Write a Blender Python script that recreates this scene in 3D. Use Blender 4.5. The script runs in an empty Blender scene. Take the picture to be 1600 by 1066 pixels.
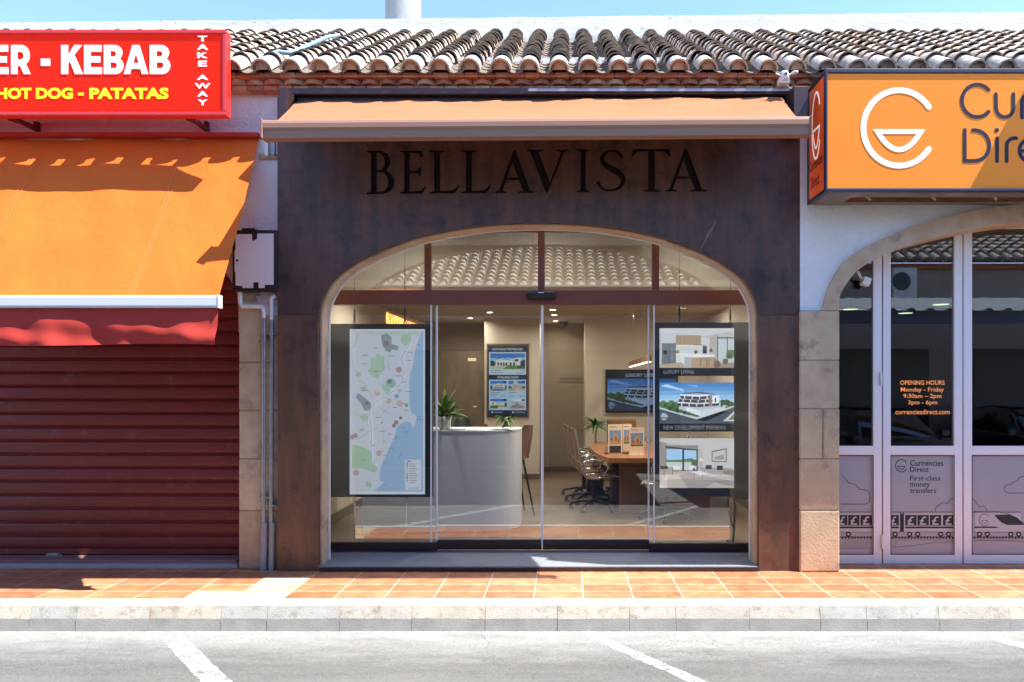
import bpy, bmesh, math, random
from mathutils import Vector, Matrix
from mathutils.geometry import tessellate_polygon
random.seed(7)
SC = bpy.context.scene
# ---------------------------------------------------------------- camera, sky, sun, exposure
D0, F, CZ = 6.73, 1150.0, 1.709
EX = 2.0
SUN = 3.5
SKY = 0.15
cam_d = bpy.data.cameras.new('camera')
cam = bpy.data.objects.new('camera', cam_d)
SC.collection.objects.link(cam)
cam.location = (0, -D0, CZ)
cam.rotation_euler = (math.radians(90), 0, 0)
cam_d.sensor_width = 36
cam_d.lens = 36 * F / 1600
cam_d.shift_x = -85 / 1600
cam_d.shift_y = 68 / 1600
cam_d.clip_end = 600
cam_d.clip_start = 0.05
SC.camera = cam
sd = Vector((0.55, -0.168, 1.0)).normalized()          # direction towards the sun
elev = math.asin(sd.z)
azim = math.atan2(sd.x, sd.y)
w = bpy.data.worlds.new('World'); SC.world = w; w.use_nodes = True
nt = w.node_tree
for n in list(nt.nodes): nt.nodes.remove(n)
wo = nt.nodes.new('ShaderNodeOutputWorld'); bg = nt.nodes.new('ShaderNodeBackground')
sky = nt.nodes.new('ShaderNodeTexSky'); sky.sky_type = 'NISHITA'; sky.sun_disc = False
sky.sun_elevation = elev; sky.sun_rotation = azim; sky.air_density = 1.0; sky.dust_density = 0.3; sky.ozone_density = 6.0; sky.altitude = 2500
tint = nt.nodes.new('ShaderNodeMix'); tint.data_type = 'RGBA'; tint.blend_type = 'MULTIPLY'; tint.inputs[0].default_value = 1
tint.inputs[7].default_value = (1.0,.94,.91,1); nt.links.new(sky.outputs[0], tint.inputs[6]); nt.links.new(tint.outputs[2], bg.inputs[0]); bg.inputs[1].default_value = SKY
nt.links.new(bg.outputs[0], wo.inputs[0])
sl = bpy.data.lights.new('sun', 'SUN'); sl.energy = SUN; sl.angle = math.radians(0.5); sl.color = (1, 0.95, 0.87)
so = bpy.data.objects.new('sun', sl); SC.collection.objects.link(so)
so.rotation_euler = sd.to_track_quat('Z', 'Y').to_euler(); so.location = (5, -5, 12)
SC.view_settings.view_transform = 'Standard'; SC.view_settings.look = 'None'
SC.view_settings.exposure = EX; SC.view_settings.gamma = 1
SC.cycles.use_denoising = True
SC.cycles.max_bounces = 10; SC.cycles.transparent_max_bounces = 24; SC.cycles.glossy_bounces = 5; SC.cycles.diffuse_bounces = 4
SC.cycles.sample_clamp_indirect = 6; SC.cycles.caustics_reflective = False; SC.cycles.caustics_refractive = False

def X(px, y=0.0): return (px - 885) * (y + D0) / F
def Z(py, y=0.0): return CZ + (601 - py) * (y + D0) / F

# ---------------------------------------------------------------- materials
def lin(c): return tuple(((v/255)/12.92 if v/255 <= .04045 else ((v/255+.055)/1.055)**2.4) for v in c)
def mat(name, col, rough=.6, metal=0, col2=None, nscale=4, stretch=(1,1,1), bump=0, bscale=60, bdist=.01, spec=.5, emit=0, coat=0, detail=6, ramp=(.35,.65), trans=0, spots=None):
    m = bpy.data.materials.new(name); m.use_nodes = True
    t = m.node_tree; b = t.nodes['Principled BSDF']
    b.inputs['Base Color'].default_value = (*col, 1); b.inputs['Roughness'].default_value = rough
    b.inputs['Metallic'].default_value = metal; b.inputs['Specular IOR Level'].default_value = spec
    b.inputs['Coat Weight'].default_value = coat
    tc = t.nodes.new('ShaderNodeTexCoord'); mp = t.nodes.new('ShaderNodeMapping'); mp.inputs['Scale'].default_value = stretch
    t.links.new(tc.outputs['Object'], mp.inputs[0])
    out = None
    if col2 is not None:
        n = t.nodes.new('ShaderNodeTexNoise'); n.inputs['Scale'].default_value = nscale; n.inputs['Detail'].default_value = detail
        n.inputs['Roughness'].default_value = .65
        t.links.new(mp.outputs[0], n.inputs['Vector'])
        r = t.nodes.new('ShaderNodeMapRange'); r.inputs[1].default_value = ramp[0]; r.inputs[2].default_value = ramp[1]
        t.links.new(n.outputs[0], r.inputs[0])
        mx = t.nodes.new('ShaderNodeMix'); mx.data_type = 'RGBA'
        mx.inputs[6].default_value = (*col, 1); mx.inputs[7].default_value = (*col2, 1)
        t.links.new(r.outputs[0], mx.inputs[0]); out = mx.outputs[2]
    if spots:
        scol, sscale, lo, hi = spots
        n = t.nodes.new('ShaderNodeTexNoise'); n.inputs['Scale'].default_value = sscale; n.inputs['Detail'].default_value = 8
        n.inputs['Roughness'].default_value = .75
        t.links.new(tc.outputs['Object'], n.inputs['Vector'])
        r = t.nodes.new('ShaderNodeMapRange'); r.inputs[1].default_value = lo; r.inputs[2].default_value = hi
        t.links.new(n.outputs[0], r.inputs[0])
        mx = t.nodes.new('ShaderNodeMix'); mx.data_type = 'RGBA'
        if out: t.links.new(out, mx.inputs[6])
        else: mx.inputs[6].default_value = (*col, 1)
        mx.inputs[7].default_value = (*scol, 1)
        t.links.new(r.outputs[0], mx.inputs[0]); out = mx.outputs[2]
    if out: t.links.new(out, b.inputs['Base Color'])
    if bump:
        n = t.nodes.new('ShaderNodeTexNoise'); n.inputs['Scale'].default_value = bscale; n.inputs['Detail'].default_value = 5
        t.links.new(mp.outputs[0], n.inputs['Vector'])
        bp = t.nodes.new('ShaderNodeBump'); bp.inputs['Strength'].default_value = bump; bp.inputs['Distance'].default_value = bdist
        t.links.new(n.outputs[0], bp.inputs['Height']); t.links.new(bp.outputs[0], b.inputs['Normal'])
    if emit:
        if out: t.links.new(out, b.inputs['Emission Color'])
        else: b.inputs['Emission Color'].default_value = (*col, 1)
        b.inputs['Emission Strength'].default_value = emit
    if trans:
        tr = t.nodes.new('ShaderNodeBsdfTranslucent'); ms = t.nodes.new('ShaderNodeMixShader'); ms.inputs[0].default_value = trans
        tr.inputs[0].default_value = (*col, 1); o = t.nodes['Material Output']
        t.links.new(b.outputs[0], ms.inputs[1]); t.links.new(tr.outputs[0], ms.inputs[2]); t.links.new(ms.outputs[0], o.inputs[0])
    return m
_pm = {}
def ink(rgb, e=0.0, rough=.5):
    """plain printed or screen colour given in 0-255"""
    k = (tuple(rgb), e, rough)
    if k not in _pm:
        _pm[k] = mat('ink_%d_%d_%d' % tuple(rgb), lin(rgb), rough, emit=e)
    return _pm[k]
SCR = .75 / 2**EX
def scr(*rgb): 
    k = (tuple(rgb), 'scr')
    if k not in _pm:
        c = lin(rgb)
        _pm[k] = mat('screen_%d_%d_%d' % tuple(rgb), tuple(v*.1 for v in c), .3)
        b = _pm[k].node_tree.nodes['Principled BSDF']
        b.inputs['Emission Color'].default_value = (*c, 1); b.inputs['Emission Strength'].default_value = SCR
    return _pm[k]
def glass(name, tint, ior):
    m = bpy.data.materials.new(name); m.use_nodes = True; t = m.node_tree
    for n in list(t.nodes): t.nodes.remove(n)
    o = t.nodes.new('ShaderNodeOutputMaterial'); ms = t.nodes.new('ShaderNodeMixShader'); fr = t.nodes.new('ShaderNodeFresnel')
    tr = t.nodes.new('ShaderNodeBsdfTransparent'); gl = t.nodes.new('ShaderNodeBsdfGlossy')
    fr.inputs[0].default_value = ior; tr.inputs[0].default_value = (*tint, 1); gl.inputs['Roughness'].default_value = 0.0
    # the fresnel node flips its index on back faces; a thin pane reflects alike from both sides
    ge = t.nodes.new('ShaderNodeNewGeometry'); mm = t.nodes.new('ShaderNodeMapRange')
    mm.inputs[3].default_value = ior; mm.inputs[4].default_value = 1/ior
    t.links.new(ge.outputs['Backfacing'], mm.inputs[0]); 
    t.links.new(mm.outputs[0], fr.inputs[0])
    t.links.new(fr.outputs[0], ms.inputs[0]); t.links.new(tr.outputs[0], ms.inputs[1]); t.links.new(gl.outputs[0], ms.inputs[2])
    t.links.new(ms.outputs[0], o.inputs[0]); return m

M = {}
M['plaster'] = mat('white_plaster', (.80,.79,.78), .9, col2=(.72,.70,.68), nscale=3, bump=1, bscale=38, bdist=.012, spots=((.45,.40,.33),2.2,.62,.85))
M['plaster_old'] = mat('old_white_paint', (.66,.65,.62), .9, col2=(.50,.48,.44), nscale=4, stretch=(.5,1,2.5), bump=.5, bscale=20, spots=((.20,.18,.15),9,.58,.70))
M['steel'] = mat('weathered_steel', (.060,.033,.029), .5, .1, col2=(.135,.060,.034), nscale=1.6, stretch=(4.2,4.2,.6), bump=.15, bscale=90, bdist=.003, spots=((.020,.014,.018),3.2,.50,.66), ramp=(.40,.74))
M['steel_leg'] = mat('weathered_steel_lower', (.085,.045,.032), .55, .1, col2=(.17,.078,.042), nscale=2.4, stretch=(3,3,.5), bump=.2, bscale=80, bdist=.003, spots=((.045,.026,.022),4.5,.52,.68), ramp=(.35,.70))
M['black'] = mat('black_void', (.006,.006,.007), .8)
M['stone'] = mat('tosca_stone', (.44,.31,.19), .92, col2=(.56,.44,.31), nscale=5, bump=.45, bscale=42, bdist=.006, spots=((.19,.165,.14),3.2,.55,.72), ramp=(.3,.7))
M['stone_grey'] = mat('grey_tosca_stone', (.46,.34,.205), .92, col2=(.58,.45,.30), nscale=4, bump=.45, bscale=42, bdist=.006, spots=((.16,.14,.125),3.5,.54,.74), ramp=(.3,.7))
M['mortar'] = mat('stone_mortar', (.46,.34,.22), .95, col2=(.36,.27,.18), nscale=12, bump=.6, bscale=90)
M['clay'] = [mat('roof_clay_%s' % n, c, .9, col2=tuple(v*.72 for v in c), nscale=9, bump=.5, bscale=60, spots=((.10,.085,.07),s,.57,.70)) for n, c, s in
   (('cream',(.66,.56,.45),16),('pale',(.70,.62,.51),22),('pink',(.66,.49,.37),18),('grey',(.56,.51,.44),14),('tan',(.60,.48,.36),19),('weathered',(.44,.35,.27),12))]
M['rim'] = mat('dark_tile_rim', (.085,.070,.056), .95, col2=(.20,.155,.12), nscale=30)
M['lime'] = mat('lime_washed_tile', (.44,.41,.37), .9, col2=(.29,.26,.22), nscale=14, bump=.8, bscale=70, spots=((.14,.12,.10),20,.58,.70))
M['clay_fill'] = mat('clay_mortar_fill', (.40,.27,.16), .95, col2=(.48,.38,.27), nscale=9, bump=.6, bscale=60)
M['brick'] = [mat('cornice_brick_%s' % n, c, .9, col2=tuple(v*.75 for v in c), nscale=22, bump=.5, bscale=120) for n, c in
   (('red',(.54,.20,.11)),('orange',(.60,.27,.14)),('pale',(.58,.34,.21)),('brown',(.42,.17,.10)))]
M['cass'] = mat('dark_brown_aluminium', (.055,.030,.030), .4, .3)
M['bar'] = mat('taupe_brown_aluminium', (.32,.175,.12), .6, spec=.2)
M['canvas_tan'] = mat('caramel_canvas', (.41,.165,.083), .9, col2=(.37,.145,.072), nscale=1.5, bump=.3, bscale=9, bdist=.02, trans=.10, spec=.1)
M['canvas_orange'] = mat('orange_canvas', (.74,.150,.026), .9, col2=(.70,.125,.022), nscale=1.2, bump=.35, bscale=7, bdist=.03, trans=.05, spec=.08)
M['canvas_seam'] = mat('pale_seam', (.74,.20,.06), .85)
M['canvas_red'] = mat('red_valance_canvas', (.56,.045,.028), .85, col2=(.49,.04,.026), nscale=2, bump=.25, bscale=200, bdist=.003, trans=.15)
M['red_sign'] = mat('red_sign_face', (.80,.020,.008), .7, spec=.05, emit=.08)
M['red_frame'] = mat('red_sign_frame', (.70,.030,.018), .3, coat=.4)
M['white_letter'] = mat('white_letter', (.85,.85,.85), .5, emit=.12)
M['yellow_letter'] = mat('yellow_letter', (.90,.66,.0), .5, emit=.12)
M['maroon'] = mat('maroon_metal', (.12,.018,.016), .4)
M['or_sign'] = mat('orange_sign_face', (.86,.24,.024), .45, col2=(.88,.27,.03), nscale=.7, spec=.15, emit=.02)
M['or_side'] = mat('red_orange_sign_side', (.70,.085,.012), .3, emit=.06)
M['navy'] = mat('navy_paint', (.022,.024,.055), .35)
M['navy_letter'] = mat('navy_letter', (.026,.022,.045), .5, spec=.2)
M['steel_grey'] = mat('dull_grey_sheet', (.26,.25,.24), .5, .4, col2=(.16,.14,.12), nscale=4)
M['shutter'] = mat('burgundy_shutter_paint', (.175,.016,.014), .45, col2=(.135,.014,.013), nscale=3, stretch=(.6,1,5), bump=.10, bscale=12, bdist=.01, spots=((.25,.095,.075),7,.56,.78))
M['alu'] = mat('white_aluminium', (.76,.76,.78), .4)
M['alu_gap'] = mat('dark_gasket', (.02,.02,.022), .6)
M['chrome'] = mat('polished_metal', (.72,.72,.72), .12, 1)
M['galv'] = mat('galvanised_pipe', (.36,.36,.37), .45, .6, col2=(.26,.26,.27), nscale=14)
M['grey_pvc'] = mat('grey_plastic_sleeve', (.25,.26,.28), .5, col2=(.19,.20,.22), nscale=10)
M['white_pvc'] = mat('white_plastic', (.72,.72,.70), .45)
M['box_white'] = mat('white_cover_board', (.66,.63,.64), .6, col2=(.62,.59,.60), nscale=4)
M['frame_brown'] = mat('red_brown_frame_paint', (.165,.048,.028), .42, .1)
M['rail_brown'] = mat('dark_brown_rail', (.045,.024,.024), .42, .2)
M['rail_cap'] = mat('grey_glazing_bead', (.30,.30,.33), .4, .3)
M['glass'] = glass('reflective_glass', (.88,.92,.93), 2.25)
M['glass_dark'] = glass('tinted_glass', (.62,.66,.70), 2.2)
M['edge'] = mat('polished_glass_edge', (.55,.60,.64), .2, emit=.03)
M['threshold'] = mat('blue_grey_stone_step', (.19,.205,.23), .7, col2=(.16,.172,.195), nscale=3, bump=.2, bscale=70)
M['dark_panel'] = mat('charcoal_panel', (.022,.028,.036), .35)
M['slate'] = mat('slate_blue_panel', (.055,.075,.09), .4)
M['int_wall'] = mat('interior_beige_paint', (.52,.44,.35), .85, col2=(.50,.42,.33), nscale=1)
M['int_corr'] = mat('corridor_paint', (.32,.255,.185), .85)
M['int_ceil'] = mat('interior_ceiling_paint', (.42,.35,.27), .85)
M['int_floor'] = mat('interior_floor_tile', (.17,.115,.07), .4, col2=(.14,.095,.055), nscale=2)
M['skirt'] = mat('dark_skirting', (.12,.08,.055), .6)
M['clad'] = mat('brown_stone_cladding', (.17,.125,.085), .7, col2=(.115,.083,.055), nscale=5, stretch=(1.5,1,.6))
M['desk'] = mat('white_desk_lacquer', (.80,.81,.83), .35)
M['wood'] = mat('walnut_veneer', (.33,.135,.06), .35, col2=(.25,.095,.042), nscale=3, stretch=(1,1,6))
M['wood_top'] = mat('cherry_table_top', (.42,.17,.07), .3, col2=(.34,.13,.055), nscale=3, stretch=(1,8,1))
M['leather_brown'] = mat('brown_leather', (.16,.07,.042), .45, col2=(.12,.055,.035), nscale=20)
M['sling'] = mat('tan_brown_mesh', (.21,.12,.08), .6)
M['tan_leather'] = mat('tan_leather', (.24,.125,.05), .5)
M['plastic_black'] = mat('black_plastic', (.012,.012,.013), .4)
M['leaf'] = mat('green_leaf', (.07,.19,.03), .45, col2=(.14,.28,.05), nscale=8)
M['leaf2'] = mat('dark_green_leaf', (.04,.12,.022), .45, col2=(.08,.18,.035), nscale=8)
M['leaf_pale'] = mat('pale_leaf', (.30,.30,.12), .5)
M['pot'] = mat('white_ceramic', (.62,.60,.57), .35)
M['pot_dark'] = mat('brown_pot', (.10,.055,.035), .5)
M['paper'] = mat('white_paper', (.70,.70,.70), .6)
M['paper_cream'] = mat('cream_paper', (.72,.60,.46), .6)
M['lamp_on'] = mat('lit_lamp', (1,.80,.52), .5, emit=3.0)
M['lamp_glow'] = mat('lit_wicker', (1,.50,.12), .5, col2=(.35,.12,.02), nscale=18, stretch=(3,3,.4), emit=.9)
M['grey_fabric'] = mat('dark_grey_fabric', (.035,.037,.045), .8)
M['asphalt_far'] = None
M['opp_wall'] = mat('opposite_wall_paint', (.42,.36,.30), .9, col2=(.36,.31,.26), nscale=2)
M['opp_dark'] = mat('opposite_shopfront', (.04,.038,.036), .3)
M['canopy'] = mat('slate_blue_canopy', (.09,.12,.20), .5)
M['corr'] = mat('corrugated_sheet', (.42,.44,.43), .5, .3)
M['car_paint'] = mat('dark_blue_car_paint', (.012,.022,.05), .2, .4, coat=1)
M['rubber'] = mat('tyre_rubber', (.015,.015,.015), .8)
M['cable_blue'] = mat('blue_grey_cable', (.17,.27,.38), .5)

# asphalt: pale, dusty, with speckle and streaks running along the street
def asphalt():
    m = mat('sunbleached_asphalt', (.165,.162,.155), .95, col2=(.27,.265,.25), nscale=1.6, stretch=(.28,2.6,1), bump=1, bscale=130, bdist=.02, ramp=(.3,.72), detail=12, spots=((.06,.06,.057),120,.52,.68))
    t = m.node_tree; b = t.nodes['Principled BSDF']; src = b.inputs['Base Color'].links[0].from_socket
    tc = t.nodes.new('ShaderNodeTexCoord'); sp = t.nodes.new('ShaderNodeSeparateXYZ'); t.links.new(tc.outputs['Object'], sp.inputs[0])
    # pale dust that gathers along the foot of the kerb, with a ragged edge
    n = t.nodes.new('ShaderNodeTexNoise'); n.inputs['Scale'].default_value = 3.2; n.inputs['Detail'].default_value = 10; n.inputs['Roughness'].default_value = .7
    mp = t.nodes.new('ShaderNodeMapping'); mp.inputs['Scale'].default_value = (.6,2,1); t.links.new(tc.outputs['Object'], mp.inputs[0]); t.links.new(mp.outputs[0], n.inputs['Vector'])
    ml = t.nodes.new('ShaderNodeMath'); ml.operation = 'MULTIPLY_ADD'; ml.inputs[1].default_value = 1.1; t.links.new(n.outputs[0], ml.inputs[0]); t.links.new(sp.outputs['Y'], ml.inputs[2])
    r = t.nodes.new('ShaderNodeMapRange'); r.inputs[1].default_value = -1.15; r.inputs[2].default_value = -.55; r.inputs[4].default_value = .85
    t.links.new(ml.outputs[0], r.inputs[0])
    mx = t.nodes.new('ShaderNodeMix'); mx.data_type = 'RGBA'; t.links.new(r.outputs[0], mx.inputs[0]); t.links.new(src, mx.inputs[6]); mx.inputs[7].default_value = (.46,.455,.44,1)
    # hairline cracks
    v = t.nodes.new('ShaderNodeTexVoronoi'); v.feature = 'DISTANCE_TO_EDGE'; v.inputs['Scale'].default_value = .55
    mp2 = t.nodes.new('ShaderNodeMapping'); mp2.inputs['Scale'].default_value = (.8,1.7,1)
    nn = t.nodes.new('ShaderNodeTexNoise'); nn.inputs['Scale'].default_value = 3; nn.inputs['Detail'].default_value = 8
    t.links.new(tc.outputs['Object'], nn.inputs['Vector']); va = t.nodes.new('ShaderNodeVectorMath'); va.operation = 'MULTIPLY_ADD'; va.inputs[1].default_value = (.5,.5,.5)
    t.links.new(nn.outputs['Color'], va.inputs[0]); t.links.new(tc.outputs['Object'], va.inputs[2]); t.links.new(va.outputs[0], mp2.inputs[0]); t.links.new(mp2.outputs[0], v.inputs['Vector'])
    rc = t.nodes.new('ShaderNodeMapRange'); rc.inputs[1].default_value = .002; rc.inputs[2].default_value = .006; rc.inputs[3].default_value = .20; rc.inputs[4].default_value = 0
    t.links.new(v.outputs[0], rc.inputs[0]); m2 = t.nodes.new('ShaderNodeMix'); m2.data_type = 'RGBA'; m2.inputs[7].default_value = (.09,.085,.08,1)
    t.links.new(rc.outputs[0], m2.inputs[0]); t.links.new(mx.outputs[2], m2.inputs[6]); t.links.new(m2.outputs[2], b.inputs['Base Color'])
    return m
M['asphalt'] = asphalt()
M['gutter'] = mat('dusty_gutter_concrete', (.42,.415,.40), .92, col2=(.31,.305,.29), nscale=2.2, stretch=(.5,3,1), bump=.8, bscale=120, bdist=.006, spots=((.22,.21,.2),45,.60,.72))
M['roadpaint'] = mat('worn_white_road_paint', (.52,.52,.51), .9, col2=(.29,.285,.275), nscale=13, ramp=(.45,.62), bump=.4, bscale=120, spots=((.20,.20,.19),22,.54,.66))
def wear_out(m, lo, hi, sc):
    t = m.node_tree; o = t.nodes['Material Output']; bs = t.nodes['Principled BSDF']
    n = t.nodes.new('ShaderNodeTexNoise'); n.inputs['Scale'].default_value = sc; n.inputs['Detail'].default_value = 12; n.inputs['Roughness'].default_value = .8
    tc = t.nodes.new('ShaderNodeTexCoord'); t.links.new(tc.outputs['Object'], n.inputs['Vector'])
    r = t.nodes.new('ShaderNodeMapRange'); r.inputs[1].default_value = lo; r.inputs[2].default_value = hi; t.links.new(n.outputs[0], r.inputs[0])
    tr = t.nodes.new('ShaderNodeBsdfTransparent'); ms = t.nodes.new('ShaderNodeMixShader')
    t.links.new(r.outputs[0], ms.inputs[0]); t.links.new(tr.outputs[0], ms.inputs[1]); t.links.new(bs.outputs[0], ms.inputs[2]); t.links.new(ms.outputs[0], o.inputs[0])
wear_out(M['roadpaint'], .36, .56, 22)
def kerb_m():
    return mat('limestone_kerb', (.52,.49,.44), .9, col2=(.42,.395,.35), nscale=3, bump=.5, bscale=95, bdist=.006, spots=((.27,.215,.15),9,.53,.70))
M['kerb'] = [kerb_m(), mat('cream_kerb', (.54,.50,.42), .9, col2=(.44,.41,.34), nscale=3, bump=.5, bscale=95, bdist=.006, spots=((.28,.21,.13),8,.52,.70)),
             mat('grey_kerb', (.48,.47,.44), .9, col2=(.38,.37,.345), nscale=3, bump=.5, bscale=95, bdist=.006, spots=((.25,.22,.18),8,.52,.70))]
M['kerb_stain'] = mat('grey_splash_stain', (.43,.42,.40), .95, col2=(.35,.34,.32), nscale=5, bump=.5, bscale=95, bdist=.006, spots=((.18,.17,.16),30,.60,.72))
def pavement_m():
    m = bpy.data.materials.new('terracotta_paving'); m.use_nodes = True; t = m.node_tree; b = t.nodes['Principled BSDF']
    tc = t.nodes.new('ShaderNodeTexCoord'); mp = t.nodes.new('ShaderNodeMapping'); mp.inputs['Location'].default_value = (-.137+40, .86+21.5, 0)
    t.links.new(tc.outputs['Object'], mp.inputs[0])
    br = t.nodes.new('ShaderNodeTexBrick'); br.offset = 0; br.inputs['Scale'].default_value = 1
    br.inputs['Brick Width'].default_value = .4; br.inputs['Row Height'].default_value = .215; br.inputs['Mortar Size'].default_value = .0045
    br.inputs['Mortar Smooth'].default_value = .3; br.inputs['Bias'].default_value = 0
    br.inputs['Color1'].default_value = (.39,.128,.058,1); br.inputs['Color2'].default_value = (.50,.205,.10,1); br.inputs['Mortar'].default_value = (.62,.52,.42,1)
    t.links.new(mp.outputs[0], br.inputs['Vector'])
    n = t.nodes.new('ShaderNodeTexNoise'); n.inputs['Scale'].default_value = 7; n.inputs['Detail'].default_value = 8; n.inputs['Roughness'].default_value = .7
    t.links.new(tc.outputs['Object'], n.inputs['Vector'])
    r = t.nodes.new('ShaderNodeMapRange'); r.inputs[1].default_value = .3; r.inputs[2].default_value = .75; r.inputs[3].default_value = .58; r.inputs[4].default_value = 1.4
    t.links.new(n.outputs[0], r.inputs[0])
    mu = t.nodes.new('ShaderNodeMix'); mu.data_type = 'RGBA'; mu.blend_type = 'MULTIPLY'; mu.inputs[0].default_value = 1
    t.links.new(br.outputs[0], mu.inputs[6]); t.links.new(r.outputs[0], mu.inputs[7]); t.links.new(mu.outputs[2], b.inputs['Base Color'])
    b.inputs['Roughness'].default_value = .5
    bp = t.nodes.new('ShaderNodeBump'); bp.inputs['Strength'].default_value = .4; bp.inputs['Distance'].default_value = .004; bp.invert = True
    t.links.new(br.outputs['Fac'], bp.inputs['Height']); t.links.new(bp.outputs[0], b.inputs['Normal'])
    return m
M['paving'] = pavement_m()
M['paving_pale'] = mat('pale_mortared_tile', (.60,.44,.30), .7, col2=(.50,.33,.20), nscale=5, bump=.3, bscale=60)

# ---------------------------------------------------------------- builders
def thing(name, label, cat, loc=(0,0,0), rz=0, group=None):
    o = bpy.data.objects.new(name, None); SC.collection.objects.link(o)
    o.location = loc; o.rotation_euler = (0,0,rz); o.empty_display_size = .2
    o['label'] = label; o['category'] = cat
    if group: o['group'] = group
    return o
def origin(o):
    v = Vector((0,0,0))
    while o is not None: v += o.location; o = o.parent
    return v
class MB:
    """collects shapes and links them as ONE mesh; coordinates are world ones unless local=True at build"""
    def __init__(s): s.v = []; s.f = []; s.m = []; s.mats = []; s.sm = []
    def mi(s, m):
        if m not in s.mats: s.mats.append(m)
        return s.mats.index(m)
    def add(s, vs, fs, m, smooth=False):
        o = len(s.v); s.v += [tuple(v) for v in vs]; k = s.mi(m)
        for f in fs: s.f.append(tuple(i + o for i in f)); s.m.append(k); s.sm.append(smooth)
        return s
    def box(s, x0, x1, y0, y1, z0, z1, m, rot=None, c=None, b=0):
        x0,x1=min(x0,x1),max(x0,x1); y0,y1=min(y0,y1),max(y0,y1); z0,z1=min(z0,z1),max(z0,z1)
        if b:
            b = min(b, (x1-x0)*.45, (y1-y0)*.45, (z1-z0)*.45)
            bm = bmesh.new(); bmesh.ops.create_cube(bm, size=1)
            for v in bm.verts: v.co = Vector(((x0+x1)/2 + v.co.x*(x1-x0), (y0+y1)/2 + v.co.y*(y1-y0), (z0+z1)/2 + v.co.z*(z1-z0)))
            bmesh.ops.bevel(bm, geom=list(bm.edges), offset=b, segments=2, affect='EDGES', profile=.6)
            vs = [v.co.copy() for v in bm.verts]; bm.verts.index_update(); fs = [tuple(v.index for v in f.verts) for f in bm.faces]; bm.free()
        else:
            vs = [Vector(p) for p in ((x0,y0,z0),(x1,y0,z0),(x1,y1,z0),(x0,y1,z0),(x0,y0,z1),(x1,y0,z1),(x1,y1,z1),(x0,y1,z1))]
            fs = [(0,3,2,1),(4,5,6,7),(0,1,5,4),(1,2,6,5),(2,3,7,6),(3,0,4,7)]
        if rot is not None:
            c = Vector(c) if c is not None else Vector(((x0+x1)/2,(y0+y1)/2,(z0+z1)/2))
            vs = [rot @ (v - c) + c for v in vs]
        return s.add(vs, fs, m)
    def poly(s, loops, y0, m, y1=None, side=None):
        """polygon in the XZ plane (first loop outer, the rest holes) at y0, thickened back to y1"""
        if not isinstance(loops[0][0], (tuple, list)): loops = [loops]
        flat = [p for l in loops for p in l]
        tri = tessellate_polygon([[Vector((p[0], p[1], 0)) for p in l] for l in loops])
        fs = []
        for t in tri:
            a, b, c = (flat[i] for i in t)
            cr = (b[0]-a[0])*(c[1]-a[1]) - (b[1]-a[1])*(c[0]-a[0])
            if abs(cr) < 1e-12: continue
            fs.append(tuple(t) if cr > 0 else (t[0], t[2], t[1]))
        s.add([(p[0], y0, p[1]) for p in flat], fs, m)
        if y1 is not None:
            s.add([(p[0], y1, p[1]) for p in flat], [(a, c, b) for a, b, c in fs], m)
            for li, l in enumerate(loops):
                n = len(l); vs = [(p[0], y0, p[1]) for p in l] + [(p[0], y1, p[1]) for p in l]
                s.add(vs, [(i, (i+1) % n, n + (i+1) % n, n + i) for i in range(n)], side or m)
        return s
    def rect(s, x0, x1, z0, z1, y, m): return s.add([(x0,y,z0),(x1,y,z0),(x1,y,z1),(x0,y,z1)], [(0,1,2,3)], m)
    def ribbon(s, pts, wd, y, m, caps=True, closed=False):
        pts = [Vector((p[0], p[1])) for p in pts]; n = len(pts); L = []; R = []
        for i in range(n):
            if closed: a, b = pts[i-1], pts[(i+1) % n]; d1 = (pts[i]-a).normalized(); d2 = (b-pts[i]).normalized()
            else:
                d1 = (pts[i]-pts[i-1]).normalized() if i else (pts[1]-pts[0]).normalized()
                d2 = (pts[i+1]-pts[i]).normalized() if i < n-1 else d1
            t = (d1+d2); t = t.normalized() if t.length > 1e-6 else d1
            nn = Vector((-t.y, t.x)); k = min(2.0, 1/max(.3, abs(nn.dot(Vector((-d1.y, d1.x))))))
            L.append(pts[i] + nn*wd/2*k); R.append(pts[i] - nn*wd/2*k)
        vs = [(p.x, y, p.y) for p in L] + [(p.x, y, p.y) for p in R]
        fs = [(i, n+i, n+(i+1) % n, (i+1) % n) for i in range(n if closed else n-1)]
        s.add(vs, fs, m)
        if caps and not closed:
            for e, q in ((0, 1), (n-1, -1)):
                d = (pts[e]-pts[e+q]).normalized(); nn = Vector((-d.y, d.x)); K = 6
                ring = [pts[e] + nn*wd/2*math.cos(math.pi*j/K) + d*wd/2*math.sin(math.pi*j/K) for j in range(K+1)]
                s.add([(p.x, y, p.y) for p in ring], [tuple(range(K+1))], m)
        return s
    def disc(s, cx, cz, r, y, m, n=20, rz=None):
        return s.add([(cx+r*math.cos(2*math.pi*i/n), y, cz+(rz or r)*math.sin(2*math.pi*i/n)) for i in range(n)], [tuple(range(n))], m)
    def tube(s, pts, r, m, n=8, closed=False, cap=True):
        pts = [Vector(p) for p in pts]; rs = r if isinstance(r, (list, tuple)) else [r]*len(pts); N = len(pts)
        vs = []; prev = None
        for i, p in enumerate(pts):
            t = (pts[(i+1) % N]-pts[i-1]) if closed else (pts[min(i+1, N-1)]-pts[max(i-1, 0)])
            t.normalize()
            if prev is None:
                u = t.cross(Vector((0,0,1)) if abs(t.z) < .9 else Vector((1,0,0))).normalized()
            else:
                u = prev - t*prev.dot(t); u.normalize()
            prev = u; q = t.cross(u)
            for j in range(n):
                a = 2*math.pi*j/n; vs.append(p + (u*math.cos(a) + q*math.sin(a))*rs[i])
        fs = []
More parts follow.
